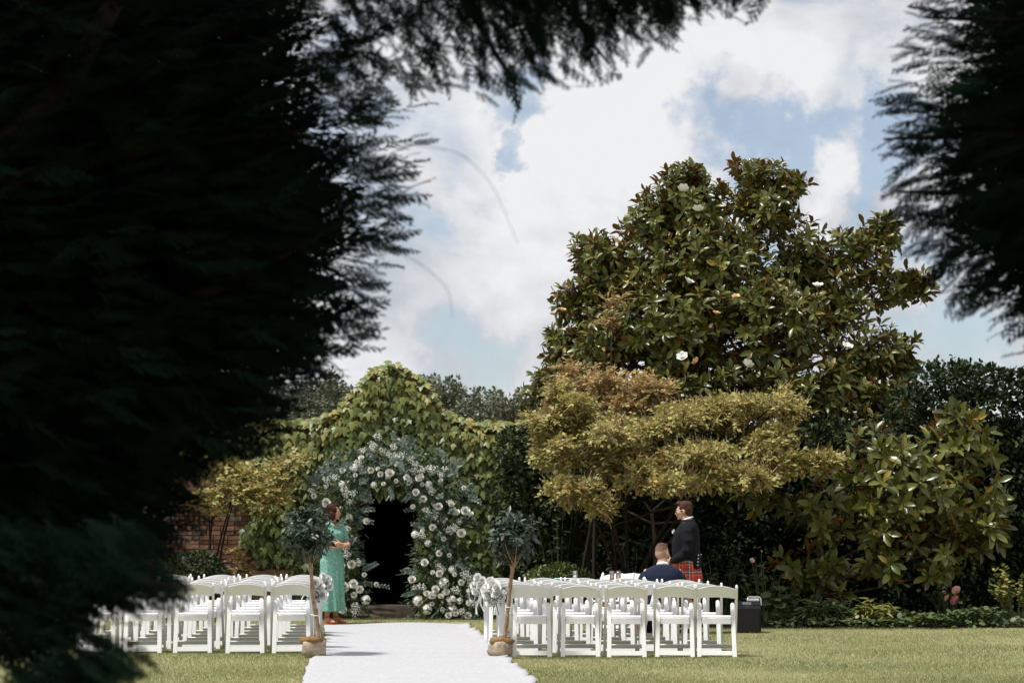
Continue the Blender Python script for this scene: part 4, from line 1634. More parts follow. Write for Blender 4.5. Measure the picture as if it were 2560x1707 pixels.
    tag(obj('eucalyptus', np_mesh('eucalyptus', V, Fc, M_EUCA, rnd=rn), parent=root), kind='stuff')
    tag(obj('eucalyptus_stems', tubes_mesh('eucalyptus_stems', st, M_STEM, 3), parent=root), kind='stuff')
    # roses where the photograph shows them (zoomed crop 760..1260 x 1080..1560, scale .3062)
    zs = 500 / 1633.
    rz = [(632, 142), (762, 207), (466, 206), (760, 262), (546, 310), (602, 298), (624, 342), (418, 350), (648, 420), (752, 398), (838, 366), (943, 370), (966, 425), (1050, 290), (1115, 395), (1305, 453), (313, 312),
          (180, 575), (80, 520), (1203, 585), (1245, 652), (1318, 640), (1360, 665), (968, 800), (1050, 776), (1285, 822), (985, 1062), (1185, 1003), (1103, 988), (1050, 1143), (1105, 1152), (1230, 1160), (1285, 1225), (1160, 1302), (1118, 1335),
          (1045, 1328), (1002, 1315), (1075, 1280), (1240, 1480), (510, 725), (388, 1078), (330, 1255), (402, 1237), (310, 1290), (408, 1328), (455, 1282), (315, 1446), (492, 1162), (592, 1243), (310, 1088), (1180, 1492), (1415, 1320), (912, 490), (975, 545),
          (1100, 605), (888, 607), (1140, 870), (1045, 1400), (275, 612), (1340, 1495), (880, 1200), (700, 330)]
    for x, y in rz:
        q = np.array(P(760 + x * zs, 1080 + y * zs, YA - .25)) - ox
        flower_obj('rose', random.choice(ROSES if random.random() < .75 else ROSES_W), root, q, random.choice((.038, .048, .055, .062, .072)) * random.uniform(.92, 1.08))
    hz = [(408, 292, .075), (310, 425, .065), (570, 430, .06), (1018, 428, .065), (905, 835, .065), (1012, 905, .062), (1140, 1230, .10), (932, 1375, .095), (1003, 1445, .09), (1200, 1370, .09), (1210, 1120, .07), (503, 1368, .085), (1350, 1300, .065),
          (1355, 1390, .075), (1212, 1445, .08), (180, 440, .05), (1270, 1375, .06), (690, 350, .06), (345, 1275, .055)]
    for x, y, s in hz:
        q = np.array(P(760 + x * zs, 1080 + y * zs, YA - .2)) - ox
        flower_obj('hydrangea', random.choice(HYD), root, q, s)
    gz = [(345, 520), (370, 570), (560, 110), (690, 180), (800, 190), (440, 250), (910, 260), (960, 310), (1030, 300), (1120, 350), (1190, 800), (1270, 730), (1070, 690), (1100, 1090), (1130, 1120), (340, 940), (330, 880), (370, 690), (600, 40),
          (740, 200), (910, 1270), (960, 1260), (1350, 1190), (1320, 1160), (1400, 1400), (1290, 1460), (420, 1420), (415, 1470), (440, 1060), (345, 1000), (180, 390), (60, 480), (860, 400), (1040, 480), (250, 370), (480, 150), (1190, 570),
          (1130, 1450), (1360, 1240), (1240, 1290), (730, 120), (870, 220), (900, 320), (1150, 300), (650, 150), (400, 500), (330, 480), (350, 790), (1000, 640), (960, 840), (1230, 780)]
    for x, y in gz:
        q = np.array(P(760 + x * zs, 1080 + min(y, 1480) * zs, YA - .22 - random.random() * .08)) - ox
        tag(flower_obj('gypsophila', random.choice(GYP), root, q, random.uniform(.055, .09)), kind='stuff')


floral_arch()


def bouquet(label, px, py, Y, s=1.0, n_rose=8, ribbon=True):
    c = P(px, py, Y)
    root = thing('chair_bouquet', c, label, 'bouquet', group='flower bunches tied to the aisle chairs')
    for k in range(n_rose):
        a = k * 2.4
        r = .095 * math.sqrt((k + .5) / n_rose)
        q = Vector((math.cos(a) * r, -.09 + .03 * random.random(), math.sin(a) * r + .03)) * s
        flower_obj('rose', random.choice(ROSES_W), root, q, random.uniform(.056, .07) * s)
    for k in range(4):
        a = random.uniform(0, 6.28)
        tag(flower_obj('gypsophila', random.choice(GYP), root, Vector((math.cos(a) * .10, -.05, math.sin(a) * .10)) * s, .045 * s), kind='stuff')
    n = 60
    u = rand_unit(n)
    p = u * .05 * s
    V, Fc, rn = scatter(T_LEAF[0], T_LEAF[1], frames(u + np.array([0, 0, -.3]), rand_unit(n) + np.array([0, -.8, .5])), p, np.full(n, .075 * s), .2 + .5 * RNG.random(n))
    tag(obj('foliage', np_mesh('foliage', V, Fc, M_EUCA, rnd=rn), parent=root), kind='stuff')
    st = [(bez((0, -.01, -.03), (random.uniform(-.02, .02), -.03, -.10), (random.uniform(-.05, .05), -.02, -.17 - .06 * random.random()), 5), .003) for _ in range(6)]
    obj('stalks', tubes_mesh('stalks', st, M_STEM, 4), parent=root)
    if ribbon:
        m = plain('white_ribbon', (.80, .80, .79), .5, .3, var=.03)
        for k, (dx, ln, w) in enumerate(((-.03, .30, .022), (.035, .26, .022))):
            t = np.linspace(0, 1, 12)
            x = dx * (.3 + t) + .02 * np.sin(t * 6 + k)
            z = -.05 - ln * t
            y = -.05 - .01 * np.sin(t * 5)
            V = np.concatenate([np.stack([x - w / 2, y, z], -1), np.stack([x + w / 2, y + .006, z], -1)])
            Q = np.array([(i, i + 12, i + 13, i + 1) for i in range(11)], dtype=np.int32)
            obj('ribbon', np_mesh('ribbon', V, Q, m), parent=root)
        tl = np.linspace(0, 2 * math.pi, 22)
        loop = np.stack([-.09 + .045 * np.cos(tl) - .02, -.05 + 0 * tl, -.10 + .085 * np.sin(tl)], -1)
        V = np.concatenate([loop, loop + np.array([0, .02, 0])])
        Q = np.array([(i, i + 1, i + 23, i + 22) for i in range(21)], dtype=np.int32)
        obj('ribbon_loop', np_mesh('ribbon_loop', V * s, Q, m), parent=root)
    return root


def aisle_bunch(side, row, label, ribbon=True, s=1.0, dz=.0):
    x, y = CHAIR_POS[side, row, 0]
    sx = 1 if side == 'L' else -1
    root = bouquet(label, 1280, 1287, y, s, ribbon=ribbon)
    root.location = (x + sx * .27, y - .20, .66 + dz)
    root.rotation_euler = (0, 0, R(25) * sx)


aisle_bunch('L', 1, 'white rose bunch with long ribbons on the left aisle chair beside the woman', s=1.15)
aisle_bunch('L', 5, 'white rose bunch low behind the left chairs', ribbon=False)
aisle_bunch('R', 4, 'white rose bunch with a ribbon loop, farthest of those right of the aisle', s=1.0, dz=.03)
aisle_bunch('R', 2, 'white rose bunch in the middle of those right of the aisle', ribbon=False, s=1.05, dz=.02)
aisle_bunch('R', 1, 'white rose bunch just behind the leaning bay trunk', s=1.15, dz=.0, ribbon=False)

# ------------------------------------------------------------------ signing table, glasses, folder, chairs beyond
YT = 26.6
M_TABLE = plain('orange_wood', (.42, .19, .07), .5, .4, var=.3, scale=5)
tx0, tx1 = P(1385, 1450, YT).x, P(1600, 1450, YT).x
tab = thing('signing_table', ((tx0 + tx1) / 2, YT, 0), 'orange wooden signing table behind the right hand chairs', 'table')
hw = (tx1 - tx0) / 2


def box_mesh(name, sx, sy, sz, mat, bevel=.006):
    bm = bmesh.new()
    bmesh.ops.create_cube(bm, size=1)
    bmesh.ops.scale(bm, vec=(sx, sy, sz), verts=bm.verts[:])
    if bevel:
        bmesh.ops.bevel(bm, geom=bm.edges[:], offset=bevel, segments=2, affect='EDGES')
    return bm_mesh(name, bm, mat)


o = obj('tabletop', box_mesh('tabletop', hw * 2, .62, .03, M_TABLE), parent=tab)
o.location = (0, 0, .725)
for s in (-1, 1):
    o = obj('apron', box_mesh('apron', hw * 2 - .1, .02, .12, M_TABLE, .003), parent=tab)
    o.location = (0, s * .26, .648)
    for t in (-1, 1):
        o = obj('leg', box_mesh('leg', .055, .055, .709, M_TABLE), parent=tab)
        o.location = (s * (hw - .05), t * .26, .3545)
o = obj('lower_shelf', box_mesh('lower_shelf', hw * 2 - .06, .5, .09, M_TABLE), parent=tab)
o.location = (0, 0, .40)
gl = NB('clear_glass')
gl.base((.95, .97, .97))
gl.set(.03, .5)
gl.b.inputs['Transmission Weight'].default_value = .92
gl.b.inputs['IOR'].default_value = 1.25
M_GLASS = gl.m
M_WATER = plain('dark_drink', (.75, .76, .74), .1, .5)


def tumbler(label, px, h=.125, r=.034):
    p = P(px, 1448, YT - .12)
    root = thing('drinking_glass', (p.x, YT - .12, .7402), label, 'glass', group='glasses on the signing table')
    bm = bmesh.new()
    prof = [(.0, .0), (r * .82, .0), (r * .9, .006), (r, h), (r - .003, h), (r * .87, .012), (0, .012)]
    vs = [bm.verts.new((a, 0, z)) for a, z in prof]
    es = [bm.edges.new((vs[i], vs[i + 1])) for i in range(len(vs) - 1)]
    bmesh.ops.spin(bm, geom=vs + es, cent=(0, 0, 0), axis=(0, 0, 1), angle=2 * math.pi, steps=20, use_duplicate=False)
    bmesh.ops.remove_doubles(bm, verts=bm.verts[:], dist=.0005)
    bmesh.ops.recalc_face_normals(bm, faces=bm.faces[:])
    obj('tumbler', bm_mesh('tumbler', bm, M_GLASS, smooth=True), parent=root)
    bm = bmesh.new()
    bmesh.ops.create_cone(bm, cap_ends=True, segments=18, radius1=r * .82, radius2=r * .9, depth=h * .42)
    w = obj('water', bm_mesh('water', bm, M_GLASS, smooth=False), parent=root)
    w.location = (0, 0, .014 + h * .21)


tumbler('tall clear glass, left of the pair on the signing table', 1530)
tumbler('tall clear glass, right of the pair on the signing table', 1546)
tumbler('single tall glass beside the teal folder', 1438)
M_TEAL = plain('teal_cover', (.02, .26, .22), .5, .4)
p = P(1415, 1447, YT - .05)
o = thing('teal_folder', (p.x, YT - .05, .7402), 'teal document folder lying on the signing table', 'folder')
a = obj('cover', box_mesh('cover', .34, .26, .022, M_TEAL, .004), parent=o)
a.location = (0, 0, .0112)
a = obj('sheet', box_mesh('sheet', .30, .22, .004, M_WHITE, 0), parent=o)
a.location = (0, 0, .0245)
for px, rz, lab in ((1528, R(180 - 28), 'white folding chair beyond the glasses, turned towards the camera'), (1590, R(180 + 6), 'white folding chair facing the camera, half hidden by the seated man')):
    q = P(px, 1500, 27.35)
    place_chair(q.x, 27.35, rz, lab, 'white folding chairs at the signing table')


# ------------------------------------------------------------------ speaker
def speaker():
    b = G(1872, 1582)
    root = thing('speaker', (b.x, b.y + .2, 0), 'black portable speaker with a sloping control panel, standing on the lawn', 'speaker', R(-4))
    m = plain('black_grille', (.012, .012, .014), .75, .25, var=.3, scale=90, bump=.4)
    m2 = plain('black_plastic', (.008, .008, .010), .5, .25)
    grey = plain('panel_grey', (.10, .105, .12), .4, .4)
    chrome = plain('chrome', (.62, .64, .66), .25, .5, 1.0)
    prof = [(-.16, 0), (.16, 0), (.16, .405), (.10, .42), (-.10, .345), (-.16, .325)]       # y,z
    bm = bmesh.new()
    a = [bm.verts.new((-.185, y, z)) for y, z in prof]
    c = [bm.verts.new((.185, y, z)) for y, z in prof]
    bm.faces.new(a)
    bm.faces.new(c[::-1])
    for i in range(len(prof)):
        j = (i + 1) % len(prof)
        bm.faces.new((a[i], a[j], c[j], c[i]))
    bmesh.ops.recalc_face_normals(bm, faces=bm.faces[:])
    bmesh.ops.bevel(bm, geom=bm.edges[:], offset=.012, segments=2, affect='EDGES')
    obj('cabinet', bm_mesh('cabinet', bm, m2), parent=root)
    g = obj('grille', box_mesh('grille', .33, .012, .28, m, .004), parent=root)
    g.location = (0, -.161, .155)
    ang = math.atan2(.075, .20)
    for nm, (sx, sy), (x, t), mat in (('screen', (.12, .09), (0, .5), grey), ('knob', (.03, .03), (.10, .35), m), ('knob', (.03, .03), (.145, .35), m), ('knob', (.03, .03), (-.10, .35), m), ('knob', (.03, .03), (-.145, .35), m), ('badge', (.06, .012), (0, .02), chrome)):
        o = obj(nm, box_mesh(nm, sx, sy, .014, mat, .003), parent=root)
        o.location = (x, -.10 + .20 * t, .352 + .075 * t)
        o.rotation_euler = (ang, 0, 0)
    # handle: chromed bar on two arms at the back
    hb = obj('handle', tubes_mesh('handle', [(np.array([(.02, .14, .40), (.02, .17, .46), (.035, .18, .475), (.18, .18, .475), (.20, .17, .45), (.20, .15, .36)]), .012)], chrome, 8), parent=root)
    lid = obj('receiver', box_mesh('receiver', .17, .08, .035, plain('pale_plastic', (.62, .62, .60), .4, .4), .008), parent=root)
    lid.location = (.09, .12, .437)


speaker()

# ================================================================== PEOPLE
class Blob:
    """closed tubes and ellipsoids grown together into one continuous skin"""

    def __init__(self):
        self.V, self.F, self.off = [], [], 0

    def add(self, V, Fc):
        self.V.append(np.asarray(V, float))
        self.F += [tuple(i + self.off for i in f) for f in Fc]
        self.off += len(V)

    def loft(self, secs, k=20, pw=2.3):
        """secs: (cx,cy,cz, rx, ry) stacked along z"""
        V, Fc = [], []
        for (cx, cy, cz, rx, ry) in secs:
            for j in range(k):
                a = 2 * math.pi * j / k
                c, s = math.cos(a), math.sin(a)
                e = 2 / pw
                V.append((cx + rx * math.copysign(abs(c) ** e, c), cy + ry * math.copysign(abs(s) ** e, s), cz))
        n = len(secs)
        up = secs[-1][2] > secs[0][2]
        for i in range(n - 1):
            for j in range(k):
                f = (i * k + j, i * k + (j + 1) % k, (i + 1) * k + (j + 1) % k, (i + 1) * k + j)
                Fc.append(f if up else f[::-1])
        lo, hi = tuple(range(k)), tuple(range((n - 1) * k, n * k))
        Fc.append(lo[::-1] if up else lo)
        Fc.append(hi if up else hi[::-1])
        self.add(V, Fc)
        return self

    def tube(self, pts, rad, k=12):
        pts = np.asarray(pts, float)
        rad = np.asarray(rad, float)
        V, Fc, _ = tube_arrays(pts, rad, k)
        n = len(pts)
        d0, d1 = nrm(pts[0] - pts[1]), nrm(pts[-1] - pts[-2])
        V = np.concatenate([V, [pts[0] + d0 * rad[0] * .6, pts[-1] + d1 * rad[-1] * .6]])
        Fc = [tuple(f) for f in Fc]
        a, b = n * k, n * k + 1
        for j in range(k):
            Fc.append((a, (j + 1) % k, j))
            Fc.append((b, (n - 1) * k + j, (n - 1) * k + (j + 1) % k))
        self.add(V, Fc)
        return self

    def ell(self, c, r, rot=(0, 0, 0)):
        bm = bmesh.new()
        bmesh.ops.create_icosphere(bm, subdivisions=3, radius=1)
        m = Matrix.Translation(c) @ Euler(rot).to_matrix().to_4x4() @ Matrix.Diagonal((*r, 1))
        bm.transform(m)
        bm.verts.index_update()
        self.add([tuple(v.co) for v in bm.verts], [tuple(v.index for v in f.verts) for f in bm.faces])
        bm.free()
        return self

    def build(self, name, mat, parent, voxel=.009, smooth=4, fn=None):
        me = bpy.data.meshes.new(name)
        V = np.concatenate(self.V)
        me.from_pydata([tuple(v) for v in V], [], self.F)
        bm = bmesh.new()
        bm.from_mesh(me)
        bmesh.ops.recalc_face_normals(bm, faces=bm.faces[:])
        bm.to_mesh(me)
        bm.free()
        t = bpy.data.objects.new('tmp', me)
        COL.objects.link(t)
        r = t.modifiers.new('r', 'REMESH')
        r.mode = 'VOXEL'
        r.voxel_size = voxel
        s = t.modifiers.new('s', 'SMOOTH')
        s.factor = .5
        s.iterations = smooth
        dg = bpy.context.evaluated_depsgraph_get()
        dg.update()
        out = bpy.data.meshes.new_from_object(t.evaluated_get(dg))
        bpy.data.objects.remove(t, do_unlink=True)
        out.name = name
        n = len(out.vertices)
        co = np.empty(n * 3, np.float32)
        out.vertices.foreach_get('co', co)
        co = co.reshape(-1, 3)
        if fn is not None:
            co = fn(co)
            out.vertices.foreach_set('co', np.ascontiguousarray(co, np.float32).ravel())
        out.polygons.foreach_set('use_smooth', np.ones(len(out.polygons), dtype=bool))
        out.materials.clear()
        out.materials.append(mat)
        out.update()
        return obj(name, out, parent=parent)


def folds(amp, fx=18, fz=9, seed=0):
    ph = np.random.default_rng(seed).random(6) * 6

    def fn(co):
        x, y, z = co.T
        w = (np.sin(fx * x + 6 * np.sin(3 * z + ph[0]) + ph[1]) * np.sin(fz * z + 4 * y + ph[2]) + .6 * np.sin(fz * 2.1 * z + 7 * x + ph[3]) * np.sin(11 * y + ph[4]))
        c = co.copy()
        nx = np.stack([x, y, 0 * z], -1)
        nx = nrm(nx - np.array([0, 0, 0]))
        return c + nx * (amp * w)[:, None]
    return fn


def skin_mat(name, c):
    b = NB(name)
    n = b.noise(14, 4)
    b.base(b.ramp(n, [(.35, tuple(x * .88 for x in c)), (.65, c)]))
    b.set(.5, .35)
    b.b.inputs['Subsurface Weight'].default_value = .08
    b.b.inputs['Subsurface Radius'].default_value = (.012, .005, .003)
    return b.m


SKIN = skin_mat('skin', (.56, .33, .235))
SKIN_TAN = skin_mat('tanned_skin', (.52, .29, .19))


def head_xf(c, yaw, pitch=0.0):
    m = Matrix.Translation(c) @ Euler((pitch, 0, yaw)).to_matrix().to_4x4()
    return lambda p: tuple(m @ Vector(p)), (pitch, 0, yaw)


def add_head(b, c, yaw, k=1.0, pitch=0.0, jaw=1.0):
    """head about c (between the ears), looking along -Y turned by yaw"""
    X, rot = head_xf(c, yaw, pitch)

    def e(p, r, rr=(0, 0, 0)):
        m = (Euler(rot).to_matrix() @ Euler(rr).to_matrix()).to_euler()
        b.ell(X(tuple(q * k for q in p)), tuple(q * k for q in r), tuple(m))
    e((0, .012, .040), (.074, .094, .082))          # cranium
    e((0, -.030, -.010), (.062, .062, .090))        # face
    e((0, -.040, -.066), (.045 * jaw, .046, .042))  # jaw
    e((0, -.080, -.093), (.020, .014, .016))        # chin
    e((0, -.090, .022), (.048, .012, .013))         # brow
    for s in (-1, 1):
        e((s * .036, -.070, -.022), (.026, .026, .026))     # cheeks
        e((s * .077, .008, -.008), (.010, .018, .031), (0, 0, s * .35))   # ears
    b.tube([X((0, -.090 * k, .012 * k)), X((0, -.104 * k, -.012 * k)), X((0, -.114 * k, -.030 * k)), X((0, -.092 * k, -.040 * k))], [.009 * k, .011 * k, .014 * k, .012 * k], 8)
    e((0, -.090, -.062), (.024, .010, .007))        # lips
    return X


def face_parts(X, parent, k=1.0, lip=(.45, .16, .14), glasses=False):
    dark = plain('eye_dark', (.03, .025, .02), .2, .5)
    wht = plain('eye_white', (.65, .62, .58), .3, .5)
    brow = plain('brow_hair', (.06, .035, .022), .8, .2)
    lp = plain('lip', lip, .45, .4)
    for s in (-1, 1):
        for nm, r, y, m in (('eye', .0115, -.082, wht), ('iris', .0062, -.0895, dark)):
            bm = bmesh.new()
            bmesh.ops.create_uvsphere(bm, u_segments=12, v_segments=8, radius=r * k)
            o = obj(nm, bm_mesh(nm, bm, m, smooth=True), parent=parent)
            o.location = X((s * .031 * k, y * k, .002 * k))
        o = obj('eyebrow', tubes_mesh('eyebrow', [(np.array([X((s * .014 * k, -.101 * k, .020 * k)), X((s * .032 * k, -.099 * k, .026 * k)), X((s * .048 * k, -.088 * k, .020 * k))]), np.array([.003, .004, .002]) * k)], brow, 5), parent=parent)
    o = obj('lips', tubes_mesh('lips', [(np.array([X((-.024 * k, -.090 * k, -.064 * k)), X((-.008 * k, -.1005 * k, -.061 * k)), X((.008 * k, -.1005 * k, -.061 * k)), X((.024 * k, -.090 * k, -.064 * k))]), np.array([.002, .0055, .0055, .002]) * k)], lp, 6), parent=parent)
    if glasses:
        g = plain('sunglass', (.012, .012, .012), .1, .6)
        gold = plain('gold_wire', (.75, .60, .38), .3, .5, 1.0)
        root = bpy.data.objects.new('sunglasses', None)
        link(root, parent)
        for s in (-1, 1):
            bm = bmesh.new()
            bmesh.ops.create_uvsphere(bm, u_segments=14, v_segments=8, radius=1)
            bmesh.ops.scale(bm, vec=(.024 * k, .005 * k, .020 * k), verts=bm.verts[:])
            o = obj('lens', bm_mesh('lens', bm, g, smooth=True), parent=root)
            o.location = X((s * .032 * k, -.106 * k, .000))
            m = X((1, 0, 0))
            z = X((0, 0, 0))
            o.rotation_euler = (0, 0, math.atan2(m[1] - z[1], m[0] - z[0]))
            obj('temple', tubes_mesh('temple', [(np.array([X((s * .056 * k, -.102 * k, .008 * k)), X((s * .074 * k, -.06 * k, .010 * k)), X((s * .084 * k, .01 * k, .010 * k))]), .0015)], gold, 5), parent=root)


def add_hand(b, wrist, direction, palm_n, curl=.5, k=1.0):
    """palm, four unequal bent fingers and a thumb leaving the side of the palm"""
    w = np.array(wrist, float)
    d = nrm(np.array(direction, float))
    n = np.array(palm_n, float)
    n = nrm(n - d * np.dot(n, d))
    s = np.cross(d, n)
    b.tube([w - d * .01, w + d * .03 * k, w + d * .085 * k], [.024 * k, .030 * k, .027 * k], 10)
    for i, (off, L) in enumerate(((-.028, .070), (-.0095, .080), (.0095, .075), (.027, .058))):
        p0 = w + d * .075 * k + s * off * k
        p1 = p0 + (d * math.cos(curl * .6) + n * math.sin(curl * .6)) * L * .45 * k
        p2 = p1 + (d * math.cos(curl * 1.8) + n * math.sin(curl * 1.8)) * L * .32 * k
        p3 = p2 + (d * math.cos(curl * 2.8) + n * math.sin(curl * 2.8)) * L * .25 * k
        b.tube([p0, p1, p2, p3], [.0095 * k, .009 * k, .0085 * k, .007 * k], 8)
    t0 = w + d * .025 * k - s * .022 * k
    t1 = t0 + (d * .55 - s * .7 + n * .3) * .045 * k
    t2 = t1 + (d * .85 - s * .2 + n * .4) * .035 * k
    b.tube([t0, t1, t2], [.013 * k, .011 * k, .009 * k], 8)


def cloth(name, c, rough=.85, scale=90, var=.15, bump=.25):
    return plain(name, c, rough, .2, var=var, scale=scale, bump=bump)


# ------------------------------------------------------------------ woman in green
def woman():
    g = G(838, 1556)
    root = thing('person', (g.x - .045, g.y, 0), 'woman in a green patterned dress and red sandals standing with folded arms', 'person', R(48))
    root.scale = (1.015,) * 3
    b = Blob()
    X = add_head(b, (0, -.012, 1.620), R(22), 1.0, jaw=.95)
    b.tube([(0, .02, 1.40), (0, .015, 1.47), (0, 0, 1.55)], [.06, .052, .052], 14)
    b.loft([(0, 0, .80, .15, .11), (0, 0, .95, .165, .12), (0, 0, 1.08, .13, .10), (0, -.01, 1.28, .145, .11), (0, 0, 1.40, .165, .085), (0, .01, 1.455, .10, .06)])
    # folded arms
    b.tube([(.165, .01, 1.405), (.205, .01, 1.30), (.225, -.03, 1.155)], [.05, .046, .042], 12)
    b.tube([(.225, -.03, 1.155), (.12, -.165, 1.135), (-.03, -.205, 1.15)], [.041, .036, .027], 12)
    b.tube([(-.165, .01, 1.405), (-.205, .01, 1.30), (-.225, -.03, 1.155)], [.05, .046, .042], 12)
    b.tube([(-.225, -.03, 1.155), (-.12, -.155, 1.11), (.06, -.225, 1.13)], [.041, .036, .027], 12)
    add_hand(b, (-.03, -.205, 1.15), (-1, .35, .12), (.2, 1, 0), .35)
    add_hand(b, (.06, -.225, 1.13), (1, .28, .18), (-.2, 1, .1), .75)
    for s in (-1, 1):
        x = s * .085
        b.tube([(x, 0, .86), (x, -.01, .50), (x, .01, .36), (x, .02, .10)], [.085, .06, .055, .036], 14)
        b.tube([(x, .045, .06), (x + s * .01, -.02, .055), (x + s * .018, -.10, .028), (x + s * .02, -.16, .018)], [.034, .034, .032, .018], 10)
    b.build('body', SKIN_TAN, root, .0075, 3)
    face_parts(X, root)
    # dress
    db = NB('green_print')
    tc = db.n('ShaderNodeTexCoord')
    vo = db.n('ShaderNodeTexVoronoi', feature='F1')
    vo.inputs['Scale'].default_value = 80
    nz = db.n('ShaderNodeTexNoise')
    nz.inputs['Scale'].default_value = 30
    db.l(tc.outputs['Object'], nz.inputs['Vector'])
    add = db.n('ShaderNodeVectorMath', operation='MULTIPLY_ADD')
    add.inputs[1].default_value = (.05, .05, .05)
    db.l(nz.outputs['Color'], add.inputs[0])
    db.l(tc.outputs['Object'], add.inputs[2])
    db.l(add.outputs[0], vo.inputs['Vector'])
    db.base(db.ramp(vo.outputs['Distance'], [(.0, (.58, .70, .64)), (.26, (.48, .63, .57)), (.40, (.13, .35, .285)), (1, (.11, .32, .26))]))
    db.set(.75, .25)
    d = Blob()
    d.loft([(.0, .0, .17, .205, .165), (0, 0, .45, .200, .155), (0, 0, .70, .198, .150), (0, .01, .90, .195, .150), (0, 0, 1.02, .160, .125), (0, 0, 1.10, .145, .115), (0, -.015, 1.24, .162, .130),
            (0, -.02, 1.30, .168, .135), (0, 0, 1.38, .185, .105), (0, .01, 1.43, .165, .085), (0, .015, 1.462, .095, .068)], 28, 2.1)
    for s in (-1, 1):
        d.tube([(s * .145, .012, 1.405), (s * .195, .012, 1.36), (s * .222, .0, 1.27), (s * .236, -.018, 1.205)], [.062, .066, .064, .066], 14)

    def drape(co):
        x, y, z = co.T
        a = np.arctan2(y, x)
        k = np.clip((1.0 - z) / .75, 0, 1)
        w = (.016 * np.sin(7 * a + 2) + .010 * np.sin(12 * a + 5 * z)) * k + .006 * np.sin(30 * z + 5 * a) * np.exp(-((z - 1.08) / .12) ** 2)
        c = co.copy()
        r = nrm(np.stack([x, y, 0 * z], -1))
        c += r * w[:, None]
        # V neckline: pull the front of the collar down and in
        f = np.clip((z - 1.33) / .13, 0, 1) * np.clip((-y - .02) / .06, 0, 1) * np.clip(1 - np.abs(x) / (.012 + .5 * np.clip(z - 1.31, 0, 1)), 0, 1)
        c[:, 1] += .075 * f
        return c
    d.build('dress', db.m, root, .009, 3, drape)
    # collar wings
    for s in (-1, 1):
        V = np.array([(s * .015, .075, 1.505), (s * .075, .045, 1.488), (s * .100, -.035, 1.452), (s * .082, -.105, 1.405), (s * .030, -.112, 1.385), (s * .048, -.05, 1.462)])
        o = obj('collar', np_mesh('collar', V, np.array([(0, 1, 2, 5), (5, 2, 3, 4)], dtype=np.int32), db.m, smooth=False), parent=root)
        m = o.modifiers.new('t', 'SOLIDIFY')
        m.thickness = .005
    # bob of hair
    hm = NB('auburn_hair')
    n = hm.noise(60, 4, .6, stretch=(6, 6, .6))
    hm.base(hm.ramp(n, [(.3, (.012, .004, .003)), (.7, (.050, .015, .009))]))
    hm.set(.6, .12)
    h = Blob()
    XX, rot = head_xf((0, -.012, 1.620), R(22))
    for p, r in (((0, .026, .052), (.087, .095, .085)), ((0, .050, -.012), (.086, .066, .095)), ((.060, .012, -.020), (.028, .050, .095)), ((-.060, .012, -.020), (.028, .050, .095)), ((.056, -.028, .030), (.028, .052, .055)), ((-.056, -.028, .030), (.028, .052, .055)),
                 ((.072, -.024, -.062), (.022, .044, .070)), ((-.072, -.024, -.062), (.022, .044, .070)), ((0, .062, -.075), (.078, .040, .060)), ((.02, -.035, .098), (.062, .062, .030))):
        h.ell(XX(p), r, rot)
    h.build('hair', hm.m, root, .007, 3)
    nk = plain('black_cord', (.02, .02, .022), .5, .4)
    ring = np.array([(math.cos(a) * .060, .016 + math.sin(a) * .060, 1.478 - .014 * math.sin(-a)) for a in np.linspace(0, 2 * math.pi, 20)])
    obj('necklace', tubes_mesh('necklace', [(ring, .005), (bez((-.02, -.045, 1.468), (0, -.075, 1.42), (.0, -.098, 1.36), 6), .004)], nk, 6), parent=root)
    red = plain('red_leather', (.55, .05, .03), .5, .4)
    for s in (-1, 1):
        x = s * .085
        sd = bpy.data.objects.new('sandal', None)
        link(sd, root)
        bm = bmesh.new()
        bmesh.ops.create_cube(bm, size=1)
        bmesh.ops.scale(bm, vec=(.075, .25, .016), verts=bm.verts[:])
        bmesh.ops.bevel(bm, geom=[e for e in bm.edges if abs(e.verts[0].co.z - e.verts[1].co.z) > .01], offset=.03, segments=3, affect='EDGES')
        q = obj('sole', bm_mesh('sole', bm, red), parent=sd)
        q.location = (x + s * .01, -.055, .008)
        for (yy, zz, r, tl) in ((.02, .095, .044, .2), (-.09, .036, .040, .0)):
            rg = np.array([(x + s * .012 + math.cos(a) * r, yy + math.sin(a) * (r if tl else .012), zz + (math.sin(a) * .01 if tl else math.sin(a) * .028)) for a in np.linspace(0, 2 * math.pi, 14)])
            obj('strap', tubes_mesh('strap', [(rg, .008)], red, 6), parent=sd)


woman()


# ------------------------------------------------------------------ man in a kilt
def tartan():
    b = NB('tartan')
    uv = b.n('ShaderNodeUVMap', uv_map='UVMap')
    sep = b.n('ShaderNodeSeparateXYZ')
    b.l(uv.outputs[0], sep.inputs[0])
    red, navy, green, white, yel = (.62, .045, .03), (.025, .045, .13), (.03, .15, .09), (.72, .66, .55), (.70, .42, .08)
    sett = [(0, red), (.20, navy), (.25, red), (.30, navy), (.38, green), (.46, white), (.52, green), (.60, navy), (.68, red), (.76, yel), (.82, red)]

    def stripes(sock, k):
        m = b.n('ShaderNodeMath', operation='MULTIPLY')
        m.inputs[1].default_value = k
        b.l(sock, m.inputs[0])
        f = b.n('ShaderNodeMath', operation='FRACT')
        b.l(m.outputs[0], f.inputs[0])
        return b.ramp(f.outputs[0], sett, 'CONSTANT')
    b.base(b.mix(.5, stripes(sep.outputs[0], 1.0), stripes(sep.outputs[1], 1.0)))
    b.set(.85, .15)
    return b.m


